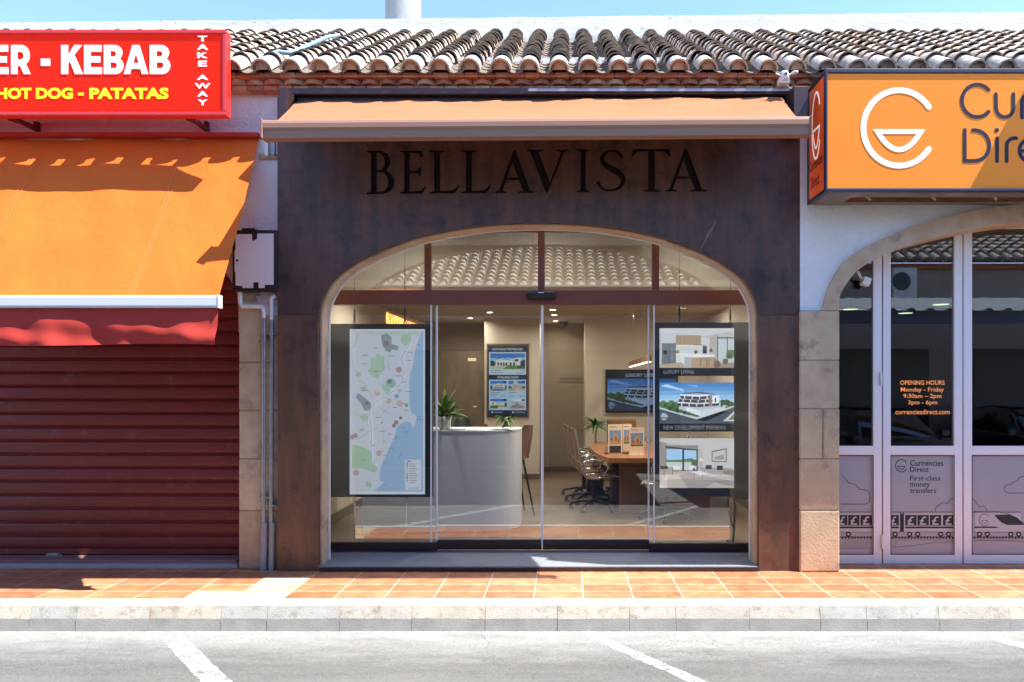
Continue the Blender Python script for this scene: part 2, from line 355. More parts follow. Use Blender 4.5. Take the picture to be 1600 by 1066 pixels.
        for i in range(N if closed else N-1):
            i2 = (i+1) % N
            for j in range(n): fs.append((i*n+j, i*n+(j+1) % n, i2*n+(j+1) % n, i2*n+j))
        s.add(vs, fs, m, True)
        if cap and not closed: s.add(vs[:n], [tuple(range(n))][::-1], m); s.add(vs[-n:], [tuple(range(n))], m)
        return s
    def lathe(s, prof, c, m, n=20, smooth=True):
        vs = [(c[0]+r*math.cos(2*math.pi*j/n), c[1]+r*math.sin(2*math.pi*j/n), c[2]+z) for r, z in prof for j in range(n)]
        fs = [(i*n+j, i*n+(j+1) % n, (i+1)*n+(j+1) % n, (i+1)*n+j) for i in range(len(prof)-1) for j in range(n)]
        return s.add(vs, fs, m, smooth)
    def text(s, body, fit, y, m, bold=0.0, axis='front', y1=None):
        """lettering fitted into fit = (x0, x1, z0, z1); bold fattens the strokes"""
        cu = bpy.data.curves.new('lettering', 'FONT'); cu.body = body; cu.size = 1; cu.offset = bold; cu.resolution_u = 3; cu.space_line = .95
        ob = bpy.data.objects.new('lettering', cu); SC.collection.objects.link(ob)
        dg = bpy.context.evaluated_depsgraph_get(); me = bpy.data.meshes.new_from_object(ob.evaluated_get(dg))
        vs = [v.co.copy() for v in me.vertices]; fs = [tuple(p.vertices) for p in me.polygons]
        bpy.data.objects.remove(ob); bpy.data.curves.remove(cu); bpy.data.meshes.remove(me)
        if not vs: return s
        ax, bx = min(v.x for v in vs), max(v.x for v in vs); az, bz = min(v.y for v in vs), max(v.y for v in vs)
        x0, x1, z0, z1 = fit
        sx = (x1-x0)/(bx-ax) if x1 is not None else (z1-z0)/(bz-az); sz = (z1-z0)/(bz-az) if z1 is not None else sx
        out = []
        for v in vs:
            a = x0+(v.x-ax)*sx; c = z0+(v.y-az)*sz
            out.append((a, y, c) if axis == 'front' else (y, a, c))
        return s.add(out, fs, m)
    def build(s, name, parent=None, label=None, kind=None, cat=None, group=None, local=False, auto=None):
        me = bpy.data.meshes.new(name); off = Vector((0,0,0)) if (local or parent is None) else origin(parent)
        me.from_pydata([Vector(v)-off for v in s.v], [], s.f)
        for m in s.mats: me.materials.append(m)
        me.polygons.foreach_set('material_index', s.m); me.polygons.foreach_set('use_smooth', s.sm); me.update()
        o = bpy.data.objects.new(name, me); SC.collection.objects.link(o)
        if parent is not None: o.parent = parent
        if label: o['label'] = label
        if kind: o['kind'] = kind
        if cat: o['category'] = cat
        if group: o['group'] = group
        return o
def copy_tree(o, parent=None):
    c = o.copy(); SC.collection.objects.link(c)
    if parent is not None: c.parent = parent; c.matrix_parent_inverse.identity()
    for ch in [k for k in SC.objects if k.parent == o]: copy_tree(ch, c)
    return c
def smooth_pts(p, k=6):
    out = []
    for i in range(len(p)-1):
        a = p[max(i-1,0)]; b = p[i]; c = p[i+1]; d = p[min(i+2, len(p)-1)]
        for j in range(k):
            t = j/k
            out.append(tuple(.5*((2*b[q]) + (-a[q]+c[q])*t + (2*a[q]-5*b[q]+4*c[q]-d[q])*t*t + (-a[q]+3*b[q]-3*c[q]+d[q])*t**3) for q in (0,1)))
    out.append(tuple(p[-1])); return out
def arc(cx, cz, rx, a0, a1, n=12, rz=None):
    rz = rx if rz is None else rz
    return [(cx+rx*math.cos(math.radians(a0+(a1-a0)*i/n)), cz+rz*math.sin(math.radians(a0+(a1-a0)*i/n))) for i in range(n+1)]

# ---------------------------------------------------------------- ground, pavement, kerb, road
GZ = -.2
MB().add([(-150,-160,GZ),(150,-160,GZ),(150,160,GZ),(-150,160,GZ)], [(0,1,2,3)], M['asphalt']).build('road', kind='structure')
0 and MB().add([(-30,-1.42,GZ+.0025),(30,-1.36,GZ+.0025),(30,-1.0,GZ+.0025),(-30,-1.0,GZ+.0025)], [(0,1,2,3)], M['gutter']).build('gutter', kind='structure')
MB().box(-30, 30, -.875, 9, -.6, 0, M['paving']).build('pavement', kind='structure')
b = MB()
def pave_patch(x0, x1, y0, y1): b.box(x0, x1, y0, y1, -.01, .004, M['paving_pale'])
pave_patch(-3.06, -2.27, -.86, -.655); pave_patch(-2.66, -2.27, -.64, -.44); pave_patch(-2.66, -2.27, -.425, -.225)
b.build('pavement_patch', kind='structure')
# kerb stones: bevelled limestone blocks
b = MB(); x = -9.0; rk = random.Random(3)
while x < 9:
    L = rk.choice([.55,.57,.56,.36,.56]); mm = M['kerb'][rk.choice([0,0,1,1,2])]
    pr = [(-.872,-.55),(-.872,.006),(-.975,.005),(-1.0,-.012),(-1.028,-.12),(-1.036,-.30),(-1.036,-.55)]
    g = .0015; n = len(pr); j = rk.uniform(-.003,.003)
    vs = [(x+g,p[0]+j,p[1]+j*.5) for p in pr]+[(x+L-g,p[0]+j,p[1]+j*.5) for p in pr]
    b.add(vs, [(i,(i+1)%n,n+(i+1)%n,n+i) for i in range(n)]+[tuple(range(n))[::-1], tuple(range(n,2*n))], mm)
    jz = rk.uniform(-.003,.003); b.add([(x+g,-1.0295+j,-.105+jz),(x+L-g,-1.0295+j,-.105-jz),(x+L-g,-1.0385+j,-.3),(x+g,-1.0385+j,-.3)],[(0,1,2,3)],M['kerb_stain'])
    b.box(x+L-g, x+L+g, -1.0, -.88, -.5, -.003, M['kerb_stain'])
    x += L
b.build('kerb', kind='structure')
# parking lines, angled as on the street
def line_poly(x0, y0, x1, y1, wd):
    d = Vector((x1-x0, y1-y0)).normalized(); n = Vector((-d.y, d.x))*wd/2
    return [(x0+n.x,y0+n.y,GZ+.008),(x0-n.x,y0-n.y,GZ+.008),(x1-n.x,y1-n.y,GZ+.008),(x1+n.x,y1+n.y,GZ+.008)]
def road_xy(px, py): D = 1.909*F/(py-601); return (px-885)*D/F, D-D0
b = MB(); wr = random.Random(12)
def worn_line(p, d, length, wd):
    """short pieces of paint with ragged edges and bare gaps"""
    n = Vector((-d.y, d.x)); t = 0; l = wd/2; r = wd/2
    while t < length:
        st = wr.uniform(.02,.05); l2 = wd/2+wr.uniform(-.008,.006); r2 = wd/2+wr.uniform(-.008,.006)
        if True:
            a, c = p+d*t, p+d*(t+st)
            b.add([(*(a+n*l),GZ+.0025),(*(a-n*r),GZ+.0025),(*(c-n*r2),GZ+.0025),(*(c+n*l2),GZ+.0025)], [(0,1,2,3)], M['roadpaint'])
        l, r = l2, r2; t += st
for (a, c), (e, f), wd in (((266,993),(342,1070),.15), ((912,988),(1100,1070),.10)):
    p, q = Vector(road_xy(a, c)), Vector(road_xy(e, f)); worn_line(p, (q-p).normalized(), 4.4, wd)
p = Vector(road_xy(1560, 1000)); worn_line(p, Vector((2.6,-3.2)).normalized(), 4.2, .11)
b.build('road_marking', kind='structure')
# ================================================================ the terrace building
bld = thing('shop_terrace', 'low white rendered terrace with stone arches and a sloping clay tile roof above the shops', 'building', (0, .3, 0))
portal_px = [(497,884),(497,560),(497,500),(498.5,484),(501,471),(507,457),(516.6,441),(529,429),(553,412),(575,400),(597,390),(625,379.5),(651,370.5),(687,362.5),(724,356),(760,351.5),(797,349),(842,348)]
def mirror(pts, c): return pts + [(2*c-p[0], p[1]) for p in reversed(pts[:-1])]
portal = [(X(a), Z(b_)) for a, b_ in mirror(portal_px, 841.5)]
ins = [(portal[0][0], .0)] + smooth_pts(portal[1:-1], 4) + [(portal[-1][0], .0)]
ZT = 4.36
# --- left wall (plaster) with the take-away's arched opening
LW = .1
def superarch(cx, hw, zs, zt, n=26, e=2.25):
    out = []
    for i in range(n+1):
        a = math.pi - math.pi*i/n; c, s_ = math.cos(a), math.sin(a)
        out.append((cx + hw*math.copysign(abs(c)**(2/e), c), zs + (zt-zs)*abs(s_)**(2/e)))
    return out
la_in = superarch(-5.04, 2.0, 2.42, 3.22); la_out = superarch(-5.04, 2.16, 2.42, 3.38)
b = MB()
zA = ZT + .04
b.poly([[(-2.645,0),(-2.645,zA),(-9,zA),(-9,0),(-7.2,0)] + la_out + [(-2.88,0)]], LW, M['plaster'], .42)
b.build('wall', bld, label='white plaster wall above the red shutter')
b = MB(); b.poly([[(la_out[0][0],2.2)] + la_out + [(la_out[-1][0],2.2),(la_in[-1][0],2.2)] + la_in[::-1] + [(la_in[0][0],2.2)]], LW-.008, M['stone'], .46)
b.build('arch_surround', bld, label='stone arch half hidden by the orange awning')
# small white plaster corbel under the meter box
b = MB(); b.poly([(X(398,.05),Z(462,.05)),(-2.648,Z(462,.05)),(-2.648,Z(492,.05)),(X(412,.05),Z(492,.05))][::-1], .075, M['plaster_old'], .12)
b.box(X(432,.05)-.16, -2.648, .075, .12, Z(462,.05), Z(455,.05), M['plaster_old'])
b.build('plaster_patch', bld)
# --- stone pillars, one block after the other
def blocks(x0, x1, rows, yf, yb, mats, seed, name, label):
    rr = random.Random(seed); b = MB()
    b.box(x0+.004, x1-.004, yf+.012, yb, 0, rows[0][0], M['mortar'])
    for k in range(len(rows)-1):
        zt, split = rows[k]; zb = rows[k+1][0]
        xs = [x0, x1] if not split else [x0, x0+(x1-x0)*split, x1]
        for i in range(len(xs)-1):
            j = rr.uniform(0,.006); g = .007
            b.box(xs[i]+(g if i else 0), xs[i+1]-(g if i < len(xs)-2 else 0), yf+j, yb-.01, zb+g*.6, zt-g*.6, rr.choice(mats), b=.012)
    return b.build(name, bld, label=label)
rY = -.03
blocks(2.127, 2.488, [(Z(p_,rY), s_) for p_, s_ in ((485,None),(563,None),(639,.58),(717,None),(798,None))]+[(0,None)], rY, .46, [M['stone_grey'],M['stone'],M['stone_grey']], 4, 'pillar', 'rough stone pillar right of the rusted steel front')
lY = .075
blocks(X(373,lY), -2.60, [(Z(p_,lY), s_) for p_, s_ in ((470,None),(566,None),(641,None),(717,.55),(798,None))]+[(0,None)], lY, .5, [M['stone'],M['stone'],M['mortar']], 9, 'pillar', 'warm stone pillar behind the two pipes')
# --- right wall with the arch of the currency shop
def rp(lst, y): return [(X(a,y), Z(c,y)) for a, c in lst]
inner = [(1311,485),(1312,464),(1323,443),(1342,421),(1371,403.5),(1399,391),(1427,381),(1455,373),(1483,366),(1511,359.5),(1555,351),(1600,345.5),(1660,342)]
outer = [(1285,485),(1293,454),(1303,433),(1314,415),(1328,402),(1342.5,392),(1371,376.5),(1399,364),(1427,353),(1455,345),(1483,337.5),(1539,326),(1600,318.5),(1660,315)]
ra_in = rp(smooth_pts(mirror(inner,1660),3), rY); ra_out = rp(smooth_pts(mirror(outer,1660),3), rY)
b = MB()
b.poly([[(2.136,2.2),(ra_out[0][0],2.2)] + ra_out + [(ra_out[-1][0],2.2),(ra_out[-1][0],0),(9,0),(9,zA),(2.136,zA)]], 0.0, M['plaster'], .44)
b.build('wall', bld, label='bright white plaster wall above the stone arch')
b = MB(); b.poly([[(ra_out[0][0],Z(485,rY))] + ra_out + [(ra_out[-1][0],Z(485,rY)),(ra_in[-1][0],Z(485,rY))] + ra_in[::-1] + [(ra_in[0][0],Z(485,rY))]], rY, M['stone'], .462)
b.build('arch_surround', bld, label='worn stone arch over the glass doors')
b = MB(); b.box(ra_in[-1][0], ra_out[-1][0]+.1, rY, .46, 0, Z(485,rY), M['stone']); b.build('pillar', bld)
# --- central wall behind the steel front, with the stone reveal of its arch
k = 1.0
stone_in = [( -.252 + (p[0]+.252)*.991, p[1]*.997 if p[1] > 1 else p[1]) for p in ins]
b = MB()
b.poly([[(-2.62,0),(-2.62,zA),(2.13,zA),(2.13,0)] , ] if False else [[(-2.62,0)] + stone_in + [(2.13,0),(2.13,zA),(-2.62,zA)]], .062, M['stone'], .235)
b.build('wall', bld, label='stone wall with the arched opening behind the steel front')
b = MB()
b.poly([[(-2.62,0)] + [(-.252+(p[0]+.252)*.985, p[1]*.994 if p[1]>1 else p[1]) for p in ins] + [(2.13,0),(2.13,zA),(-2.62,zA)]], .238, M['plaster'], .262)
b.build('arch_lining', bld, label='thin white plaster lining edge of the arch')
# upper wall above plate
b = MB(); b.box(-9, 9, .45, .6, 3.6, 4.9, M['plaster']); b.build('inner_wall', bld)
# --- brick cornice: three courses, the middle one of bull-nosed bricks
b = MB(); rr = random.Random(11)
def course(yf, z0, z1, L, nose=False):
    x = -9 + rr.uniform(0, L)
    while x < 9:
        l = L*rr.uniform(.92,1.08); m = rr.choice(M['brick']); j = rr.uniform(-.004,.004)
        if not nose: b.box(x+.0035, x+l-.0035, yf+j, .3, z0+.002, z1-.002, m, b=.004)
        else:
            pts = [(x+.004, yf+.04)] + [(x+.004+(l-.008)*t, yf+.04-.05*math.sin(math.pi*t)) for t in (.2,.4,.6,.8)] + [(x+l-.004, yf+.04)]
            n = len(pts); vs = [(p[0],p[1]+j,z0+.002) for p in pts]+[(x+l-.004,.3,z0+.002),(x+.004,.3,z0+.002)]
            vs += [(v[0],v[1],z1-.002) for v in vs]; N = n+2
            b.add(vs, [tuple(range(N))[::-1], tuple(range(N,2*N))]+[(i,(i+1)%N,N+(i+1)%N,N+i) for i in range(N)], m)
        x += l
course(-.02, 4.395, 4.437, .138)
course(-.055, 4.437, 4.481, .172, True)
course(-.09, 4.481, 4.527, .138)
b.box(-9, 9, 0.0, .42, 4.40, 4.52, M['mortar'])
b.build('brick_cornice', bld)
# --- tiled roof
def tile_roof(xa, n, pitch, y0, z0, slope, rows, expo, sgn, seed, end_tiles=True, thk=.014, lift=.052):
    b = MB(); rr = random.Random(seed); cs, sn = math.cos(slope), math.sin(slope)
    def P(x, t, h): return (x, y0 + sgn*(t*cs - h*sn), z0 + t*sn + h*cs)
    K = 8
    def barrel(x, t0, t1, r0, r1, h0, h1, m, rimm, thick=.013, up=True, tw=0, a0=0, a1=180, sq=1.0):
        vs = []
        for (t, r, h, dx) in ((t0, r0, h0, 0), (t1, r1, h1, tw)):
            for q in range(K+1):
                a = math.radians(a0+(a1-a0)*q/K); c, s_ = math.cos(a), math.sin(a)
                vs.append(P(x+dx+r*c, t, h + (r*s_*sq if up else -r*s_*sq)))
            rr_ = r - thick
            for q in range(K+1):
                a = math.radians(a0+(a1-a0)*q/K); c, s_ = math.cos(a), math.sin(a)
                vs.append(P(x+dx+rr_*c, t, h + (rr_*s_*sq if up else -rr_*s_*sq)))
        N = K+1; f_out = [(q, q+1, 2*N+q+1, 2*N+q) for q in range(K)]; f_in = [(N+q, 3*N+q, 3*N+q+1, N+q+1) for q in range(K)]
        rim = [(q, N+q, N+q+1, q+1) for q in range(K)]
        b.add(vs, f_out, m, True); b.add(vs, f_in, rimm, True); b.add(vs, rim, rimm)
    for i in range(n):
        cx = xa + i*pitch; wob = rr.uniform(-.012,.012)
        old = rr.random()
        for k in range(rows):       # channel tiles first
            t = k*expo
            barrel(cx+pitch/2+rr.uniform(-.006,.006), t-(.055 if k == 0 else .02), t+expo*1.25, pitch*.34, pitch*.29, .052, .030, rr.choice(M['clay'][2:]), M['rim'], up=False, sq=.75)
        for k in range(1 if end_tiles else 0, rows):
            t = k*expo + rr.uniform(-.014,.014) + wob; m = rr.choice(M['clay'] if old > .3 else M['clay'][1:])
            dx = rr.uniform(-.014,.014)
            barrel(cx+dx, t, t+expo*1.3, pitch*.345, pitch*.29, lift+rr.uniform(0,.010), .028, m, M['rim'], thick=thk, tw=rr.uniform(-.008,.008), sq=1.02)
        if end_tiles:
            d = rr.uniform(-.02,.02); sx = rr.uniform(-.008,.008); r_ = pitch*rr.uniform(.335,.375)
            barrel(cx+sx, -.07+d, expo*1.5, r_, pitch*.31, .022, .035, M['lime'], M['clay_fill'], thick=.016, sq=1.0)
            pts = [P(cx+sx+(r_-.012)*math.cos(math.pi*q/10), -.035+d+rr.uniform(0,.01), .018+(r_-.012)*math.sin(math.pi*q/10)*.98) for q in range(11)]
            b.add(pts, [tuple(range(11))], M['clay_fill'] if rr.random() < .8 else M['mortar'])
    # bed under the tiles
    W = xa-pitch; E = xa+n*pitch; T = rows*expo
    b.add([P(W,-.0,-.03),P(E,-.0,-.03),P(E,T,-.03),P(W,T,-.03),P(W,-.0,-.045),P(E,-.0,-.045),P(E,T,-.09),P(W,T,-.09)],
          [(0,1,2,3),(4,7,6,5),(0,4,5,1),(1,5,6,2),(2,6,7,3),(3,7,4,0)], M['brick'][0])
    return b
SL = math.radians(30.2)
PT = .265
tile_roof(-8.06+.045, 61, PT, -.110, 4.525, SL, 15, .185, 1, 21).build('tiled_roof', bld)
# --- parapet behind the roof, and the flat roof behind it
yp = 2.3
b = MB(); n = 40; top = []
for i in range(n+1):
    px = -300 + 2100*i/n; zz = Z(35.5 - 16.5*(px)/1600 + random.uniform(-.6,.6), yp); top.append((X(px,yp), zz))
b.poly([[(top[0][0],4.5),(top[-1][0],4.5)] + top[::-1]], yp, M['plaster_old'], yp+.3)
b.build('parapet', bld)
b = MB(); b.box(-9.2,9.2,.6,9,4.3,4.5,M['mortar']); b.box(-9.2,9.2,8.8,9,0,5,M['plaster']); b.box(-9.2,-9,.1,9,0,4.5,M['plaster']); b.box(9,9.2,.1,9,0,4.5,M['plaster'])
b.build('rear_shell', bld)
# round white flue behind the parapet
fl = thing('round_flue', 'fat round white flue rising behind the roof parapet', 'chimney', (X(630,3.2),3.2,5.2))
b = MB(); r = 27.5*(3.2+D0)/F; b.lathe([(r,0),(r,.9),(r,1.9)], (X(630,3.2),3.2,5.2), mat('grey_flue_render',(.36,.36,.35),.8,col2=(.26,.26,.25),nscale=3,stretch=(1,1,.4),bump=.3,bscale=30), n=32); b.build('flue_pipe', fl)
b = MB(); b.lathe([(r+.012,1.06),(r+.012,1.10)], (X(630,3.2),3.2,5.2), M['galv'], n=32); b.build('joint_band', fl)
# cable lying across the tiles
yc = [(425,88,0.05),(436,84,.1),(446,86,.12),(457,86,.16),(470,80,.3),(485,73,.55),(500,66,.85),(512,61,1.1),(530,58,1.25)]
cb = thing('roof_cable', 'pale blue cable lying loose across the roof tiles', 'cable', (X(470,.3),.3,4.9))
b = MB(); b.tube([(X(a,y), y, Z(c,y)+.02) for a,c,y in yc], .021, M['cable_blue'], n=8); b.build('cable_run', cb)

# ================================================================ interior shell of the estate agency
FL = .05
rm = thing('agency_room', 'beige interior of the estate agency seen through the glass front', 'room', (0, 4, 0))
def part(name, label=None, **kw): return None
b = MB(); b.box(-2.78, 2.42, .60, 8.2, -.02, FL, M['int_floor']); b.build('floor', rm)
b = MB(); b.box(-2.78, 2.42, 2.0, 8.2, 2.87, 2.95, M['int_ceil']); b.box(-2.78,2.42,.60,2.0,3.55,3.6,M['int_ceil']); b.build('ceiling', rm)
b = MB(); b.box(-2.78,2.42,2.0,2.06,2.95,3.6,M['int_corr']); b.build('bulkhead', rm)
b = MB(); b.box(-2.86,-2.78,.262,8.2,0,4.3,M['int_wall']); b.box(2.42,2.5,.47,8.2,0,4.3,M['int_wall']); b.build('side_wall', rm)
b = MB(); b.box(-1.44,X(843,6.2),6.2,8.0,FL,2.87,M['int_wall']); b.build('column', rm, label='beige column carrying the portrait screen')
b = MB(); b.box(X(915,5.9),2.42,5.9,8.0,FL,2.87,M['int_wall']); b.build('back_wall', rm, label='beige wall carrying the wide screen')
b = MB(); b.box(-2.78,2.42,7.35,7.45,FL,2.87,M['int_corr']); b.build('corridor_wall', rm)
b = MB(); b.box(-2.78,-1.445,6.9,7.34,FL,Z(549,6.9),M['clad']); b.build('stone_cladding', rm)
b = MB()
for x0,x1,y in ((-1.45,X(843,6.2)+.01,6.185),(X(915,5.9)-.01,2.42,5.885),(X(843,6.2),X(915,5.9),7.335)): b.box(x0,x1,y,y+.02,FL,FL+.09,M['skirt'])
b.box(-2.78,-2.765,.6,6.9,FL,FL+.12,M['skirt']); b.box(2.405,2.42,.6,5.9,FL,FL+.12,M['skirt'])
b.build('skirting_board', rm)
# ceiling downlights: lit discs in rings with the light they give
dls = [(765,488,None),(735,497,None),(864,484,None),(866,492,None),(868,501.5,None)]
for i,(a,c,_) in enumerate(dls):
    D = (2.868-CZ)*F/(601-c); y = D-D0; x = (a-885)*D/F
    t = thing('downlight', ['round lit downlight in front of the beige column','round lit downlight left of the beige column','nearest of the three lit downlights before the corridor','middle one of the three lit downlights before the corridor','farthest of the three lit downlights before the corridor'][i], 'ceiling light', (x,y,2.868), group='recessed ceiling downlights')
    m = MB(); m.lathe([(.062,-.004),(.062,0),(.048,-.003)], (x,y,2.868), M['white_pvc']); m.build('trim_ring', t)
    m = MB(); m.lathe([(.001,-.006),(.046,-.006)], (x,y,2.868), M['lamp_on']); m.build('lamp_lens', t)
def fill_lamp(x, y, z, e, label, r=.09, col=(1,.90,.77)):  # unseen fill lamps with trim rings, added to brighten the front of the room
    t = thing('downlight', label, 'ceiling light', (x,y,z), group='added fill lamps over the shop window')
    m = MB(); m.lathe([(r+.018,-.006),(r+.018,0),(r,-.004)], (x,y,z), M['white_pvc']); m.build('trim_ring', t)
    l = bpy.data.lights.new('downlight_or_fill_lamp','AREA'); l.shape = 'DISK'; l.size = r*2; l.energy = e; l.color = col; l.spread = math.radians(165)
    o = bpy.data.objects.new('downlight_or_fill_lamp', l); SC.collection.objects.link(o); o.location = (x,y,z-.008)
LP = 9
nm = 'added fill lamp hidden behind the transom beam, '
for x,s_ in ((-2.1,'far left'),(-.9,'left of the middle'),(.45,'right of the middle'),(1.6,'far right')): fill_lamp(x,2.45,2.868,LP,nm+s_)
for x,s_ in ((-1.7,'left'),(-.2,'middle'),(1.4,'right')): fill_lamp(x,1.1,3.548,LP*.8,'added high fill lamp above the window displays, '+s_)
for i,(a,c,_) in enumerate(dls):
    D = (2.868-CZ)*F/(601-c); y = D-D0
    l = bpy.data.lights.new('downlight_or_fill_lamp','AREA'); l.shape = 'DISK'; l.size = .09; l.energy = LP*(.8 if i < 2 else .35); l.color = (1,.90,.77); l.spread = math.radians(165)
    o = bpy.data.objects.new('downlight_or_fill_lamp', l); SC.collection.objects.link(o); o.location = ((a-885)*D/F,y,2.858)
l = bpy.data.lights.new('downlight_or_fill_lamp','AREA'); l.shape='DISK'; l.size=.15; l.energy=LP*.9; l.color=(1,.90,.77)  # bare fill lamp added at the right rear, without a fitting
o = bpy.data.objects.new('downlight_or_fill_lamp', l); SC.collection.objects.link(o); o.location = (1.75,4.4,2.86)
# ================================================================ rusted steel shop front with cut-out lettering
sf = thing('steel_shopfront', 'dark rusted steel shop front with a wide arched opening and cut-out lettering', 'shop front', (0, 0, 0))
SER = .035
GL = {
 'I': [[(0,0),(.36,0),(.36,.03),(.25,.06),(.25,.94),(.36,.97),(.36,1),(0,1),(0,.97),(.11,.94),(.11,.06),(0,.03)]],
 'L': [[(0,0),(.58,0),(.70,.17),(.67,.18),(.56,.085),(.40,.06),(.25,.06),(.25,.94),(.36,.97),(.36,1),(0,1),(0,.97),(.11,.94),(.11,.06),(0,.03)]],
 'E': [[(0,0),(.56,0),(.66,.17),(.63,.18),(.53,.08),(.40,.06),(.25,.06),(.25,.475),(.43,.475),(.50,.41),(.53,.41),(.53,.62),(.50,.62),(.43,.535),(.25,.535),(.25,.94),(.45,.94),(.54,.83),(.57,.83),(.56,1),(0,1),(0,.97),(.11,.94),(.11,.06),(0,.03)]],
 'T': [[(.27,0),(.63,0),(.63,.03),(.52,.06),(.52,.945),(.74,.93),(.83,.82),(.86,.83),(.84,1),(.06,1),(.02,.83),(.05,.82),(.15,.93),(.38,.945),(.38,.06),(.27,.03)]],
 'V': [[(.44,0),(.48,0),(.86,.94),(.96,.97),(.96,1),(.66,1),(.66,.97),(.78,.94),(.53,.26),(.27,.94),(.37,.97),(.37,1),(0,1),(0,.97),(.09,.94)]],
 'A': [[(0,0),(.28,0),(.28,.03),(.18,.06),(.27,.30),(.58,.30),(.68,.06),(.57,.03),(.57,0),(.95,0),(.95,.03),(.85,.06),(.50,1),(.45,1),(.10,.06),(0,.03)],
       [(.292,.36),(.555,.36),(.425,.73)]],
}
def bl(cx, cz, rx, rz, a0, a1, n=12): return arc(cx, cz, rx, a0, a1, n, rz)
GL['B'] = [[(0,0)] + bl(.36,.275,.32,.275,-90,62) + bl(.31,.76,.27,.24,-52,90) + [(0,1),(0,.97),(.11,.94),(.11,.06),(0,.03)],
           [(.25,.06)] + bl(.35,.28,.17,.22,-90,90) + [(.25,.50)], [(.25,.56)] + bl(.30,.75,.14,.19,-90,90) + [(.25,.94)]]
def s_glyph():
    c = smooth_pts([(.545,.80),(.50,.90),(.40,.955),(.28,.95),(.19,.89),(.15,.79),(.17,.69),(.26,.60),(.38,.52),(.50,.43),(.565,.32),(.56,.20),(.48,.10),(.36,.045),(.22,.05),(.12,.12),(.06,.235)], 4)
    n = len(c); L=[]; R=[]
    for i in range(n):
        a = Vector(c[max(0,i-1)]); d = Vector(c[min(n-1,i+1)]); t = (d-a).normalized(); nn = Vector((-t.y,t.x))
        u = i/(n-1); wd = .05 + .10*max(0, 1-abs(u-.5)/.30) + (.05*max(0,1-u/.04)) + (.05*max(0,1-(1-u)/.04))
        L.append(tuple(Vector(c[i])+nn*wd/2)); R.append(tuple(Vector(c[i])-nn*wd/2))
    return [L + R[::-1]]
GL['S'] = s_glyph()
lets = [('B',572.5,616.5),('E',624.5,666),('L',671,718),('L',720.5,767.5),('A',773.5,837.5),('V',822.5,889),('I',901,921.5),('S',930.5,977.5),('T',986.5,1048),('A',1039,1104)]
holes = []; isl = []
for i,(g,a,c) in enumerate(lets):
    lp = GL[g]; w_ = max(p[0] for p in lp[0]); mn = min(p[0] for p in lp[0]); h0 = Z(303.5-(i*.45)); h1 = Z(235.5-(i*.35))
    if i == 4: c -= 3
    f = lambda p: (X(a)+(p[0]-mn)/(w_-mn)*(X(c)-X(a)), h0+(p[1])*(h1-h0))
    if g == 'A' and i == 4:   # the A of this sign stops just short of the V that overhangs it
        pass
    holes.append([f(p) for p in lp[0]]); isl += [[f(p) for p in l] for l in lp[1:]]
SL_, SR_ = X(433.5), X(1250)
zseam = Z(492)
ZTOP = 4.34
up = [p for p in ins if p[1] >= zseam]
up = [(ins[1][0] if False else up[0][0], zseam)] + up + [(up[-1][0], zseam)]
# A and V overlap in x on the sign, never in outline: cut the strips so that every hole is simple
b = MB()
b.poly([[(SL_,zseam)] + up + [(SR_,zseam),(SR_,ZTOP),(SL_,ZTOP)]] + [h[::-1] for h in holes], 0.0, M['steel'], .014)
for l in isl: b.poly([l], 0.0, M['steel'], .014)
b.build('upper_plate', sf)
low = [p for p in ins if p[1] < zseam]
lh = [p for p in low if p[0] < 0]; rh = [p for p in low if p[0] > 0]
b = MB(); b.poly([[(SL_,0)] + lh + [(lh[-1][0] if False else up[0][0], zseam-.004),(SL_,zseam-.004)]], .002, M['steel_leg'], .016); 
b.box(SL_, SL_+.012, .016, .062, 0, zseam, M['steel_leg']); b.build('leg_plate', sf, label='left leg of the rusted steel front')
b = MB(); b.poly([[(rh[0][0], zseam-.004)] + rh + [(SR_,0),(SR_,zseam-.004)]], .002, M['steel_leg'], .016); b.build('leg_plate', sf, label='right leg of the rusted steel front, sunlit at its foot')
b = MB(); b.box(X(560), X(1115), .034, .04, Z(312), Z(228), M['black']); b.build('letter_backing', sf)
# rolled return edge round the arch opening
b = MB(); n = len(ins)
e2 = [(p[0], p[1]) for p in ins]
b.add([(p[0], .0145, p[1]) for p in e2] + [(p[0], .060, p[1]) for p in e2], [(i,i+1,n+i+1,n+i) for i in range(n-1)], M['steel_leg'], True)
b.build('arch_return', sf)
# ================================================================ brown awning over it
aY = -.86
aw = thing('awning', 'caramel canvas awning with a taupe front bar, rolled out above the steel front', 'awning', (-.2, 0, 4.25))
xl0, xr0 = X(461,-.14), X(1222,-.14); zl0, zr0 = Z(160.5,-.14), Z(152,-.14)
xl1, xr1 = X(423,aY), X(1254,aY); zl1, zr1 = Z(189,aY), Z(186,aY)
b = MB(); NX, NY = 60, 10; vs = []
for j in range(NY+1):
    v = j/NY
    for i in range(NX+1):
        u = i/NX; xa = xl0+(xr0-xl0)*u; xb = xl1+(xr1-xl1)*u; za = zl0+(zr0-zl0)*u; zb = zl1+(zr1-zl1)*u
        rip = .006*math.sin(u*34)*(1-v)+.004*math.sin(u*11+v*3); sag = -.012*math.sin(math.pi*v)
        vs.append((xa+(xb-xa)*v, -.14+(aY+.06+.14)*v, za+(zb-za)*v + sag + rip))
b.add(vs, [(j*(NX+1)+i, j*(NX+1)+i+1, (j+1)*(NX+1)+i+1, (j+1)*(NX+1)+i) for j in range(NY) for i in range(NX)], M['canvas_tan'], True)
b.build('canvas', aw)
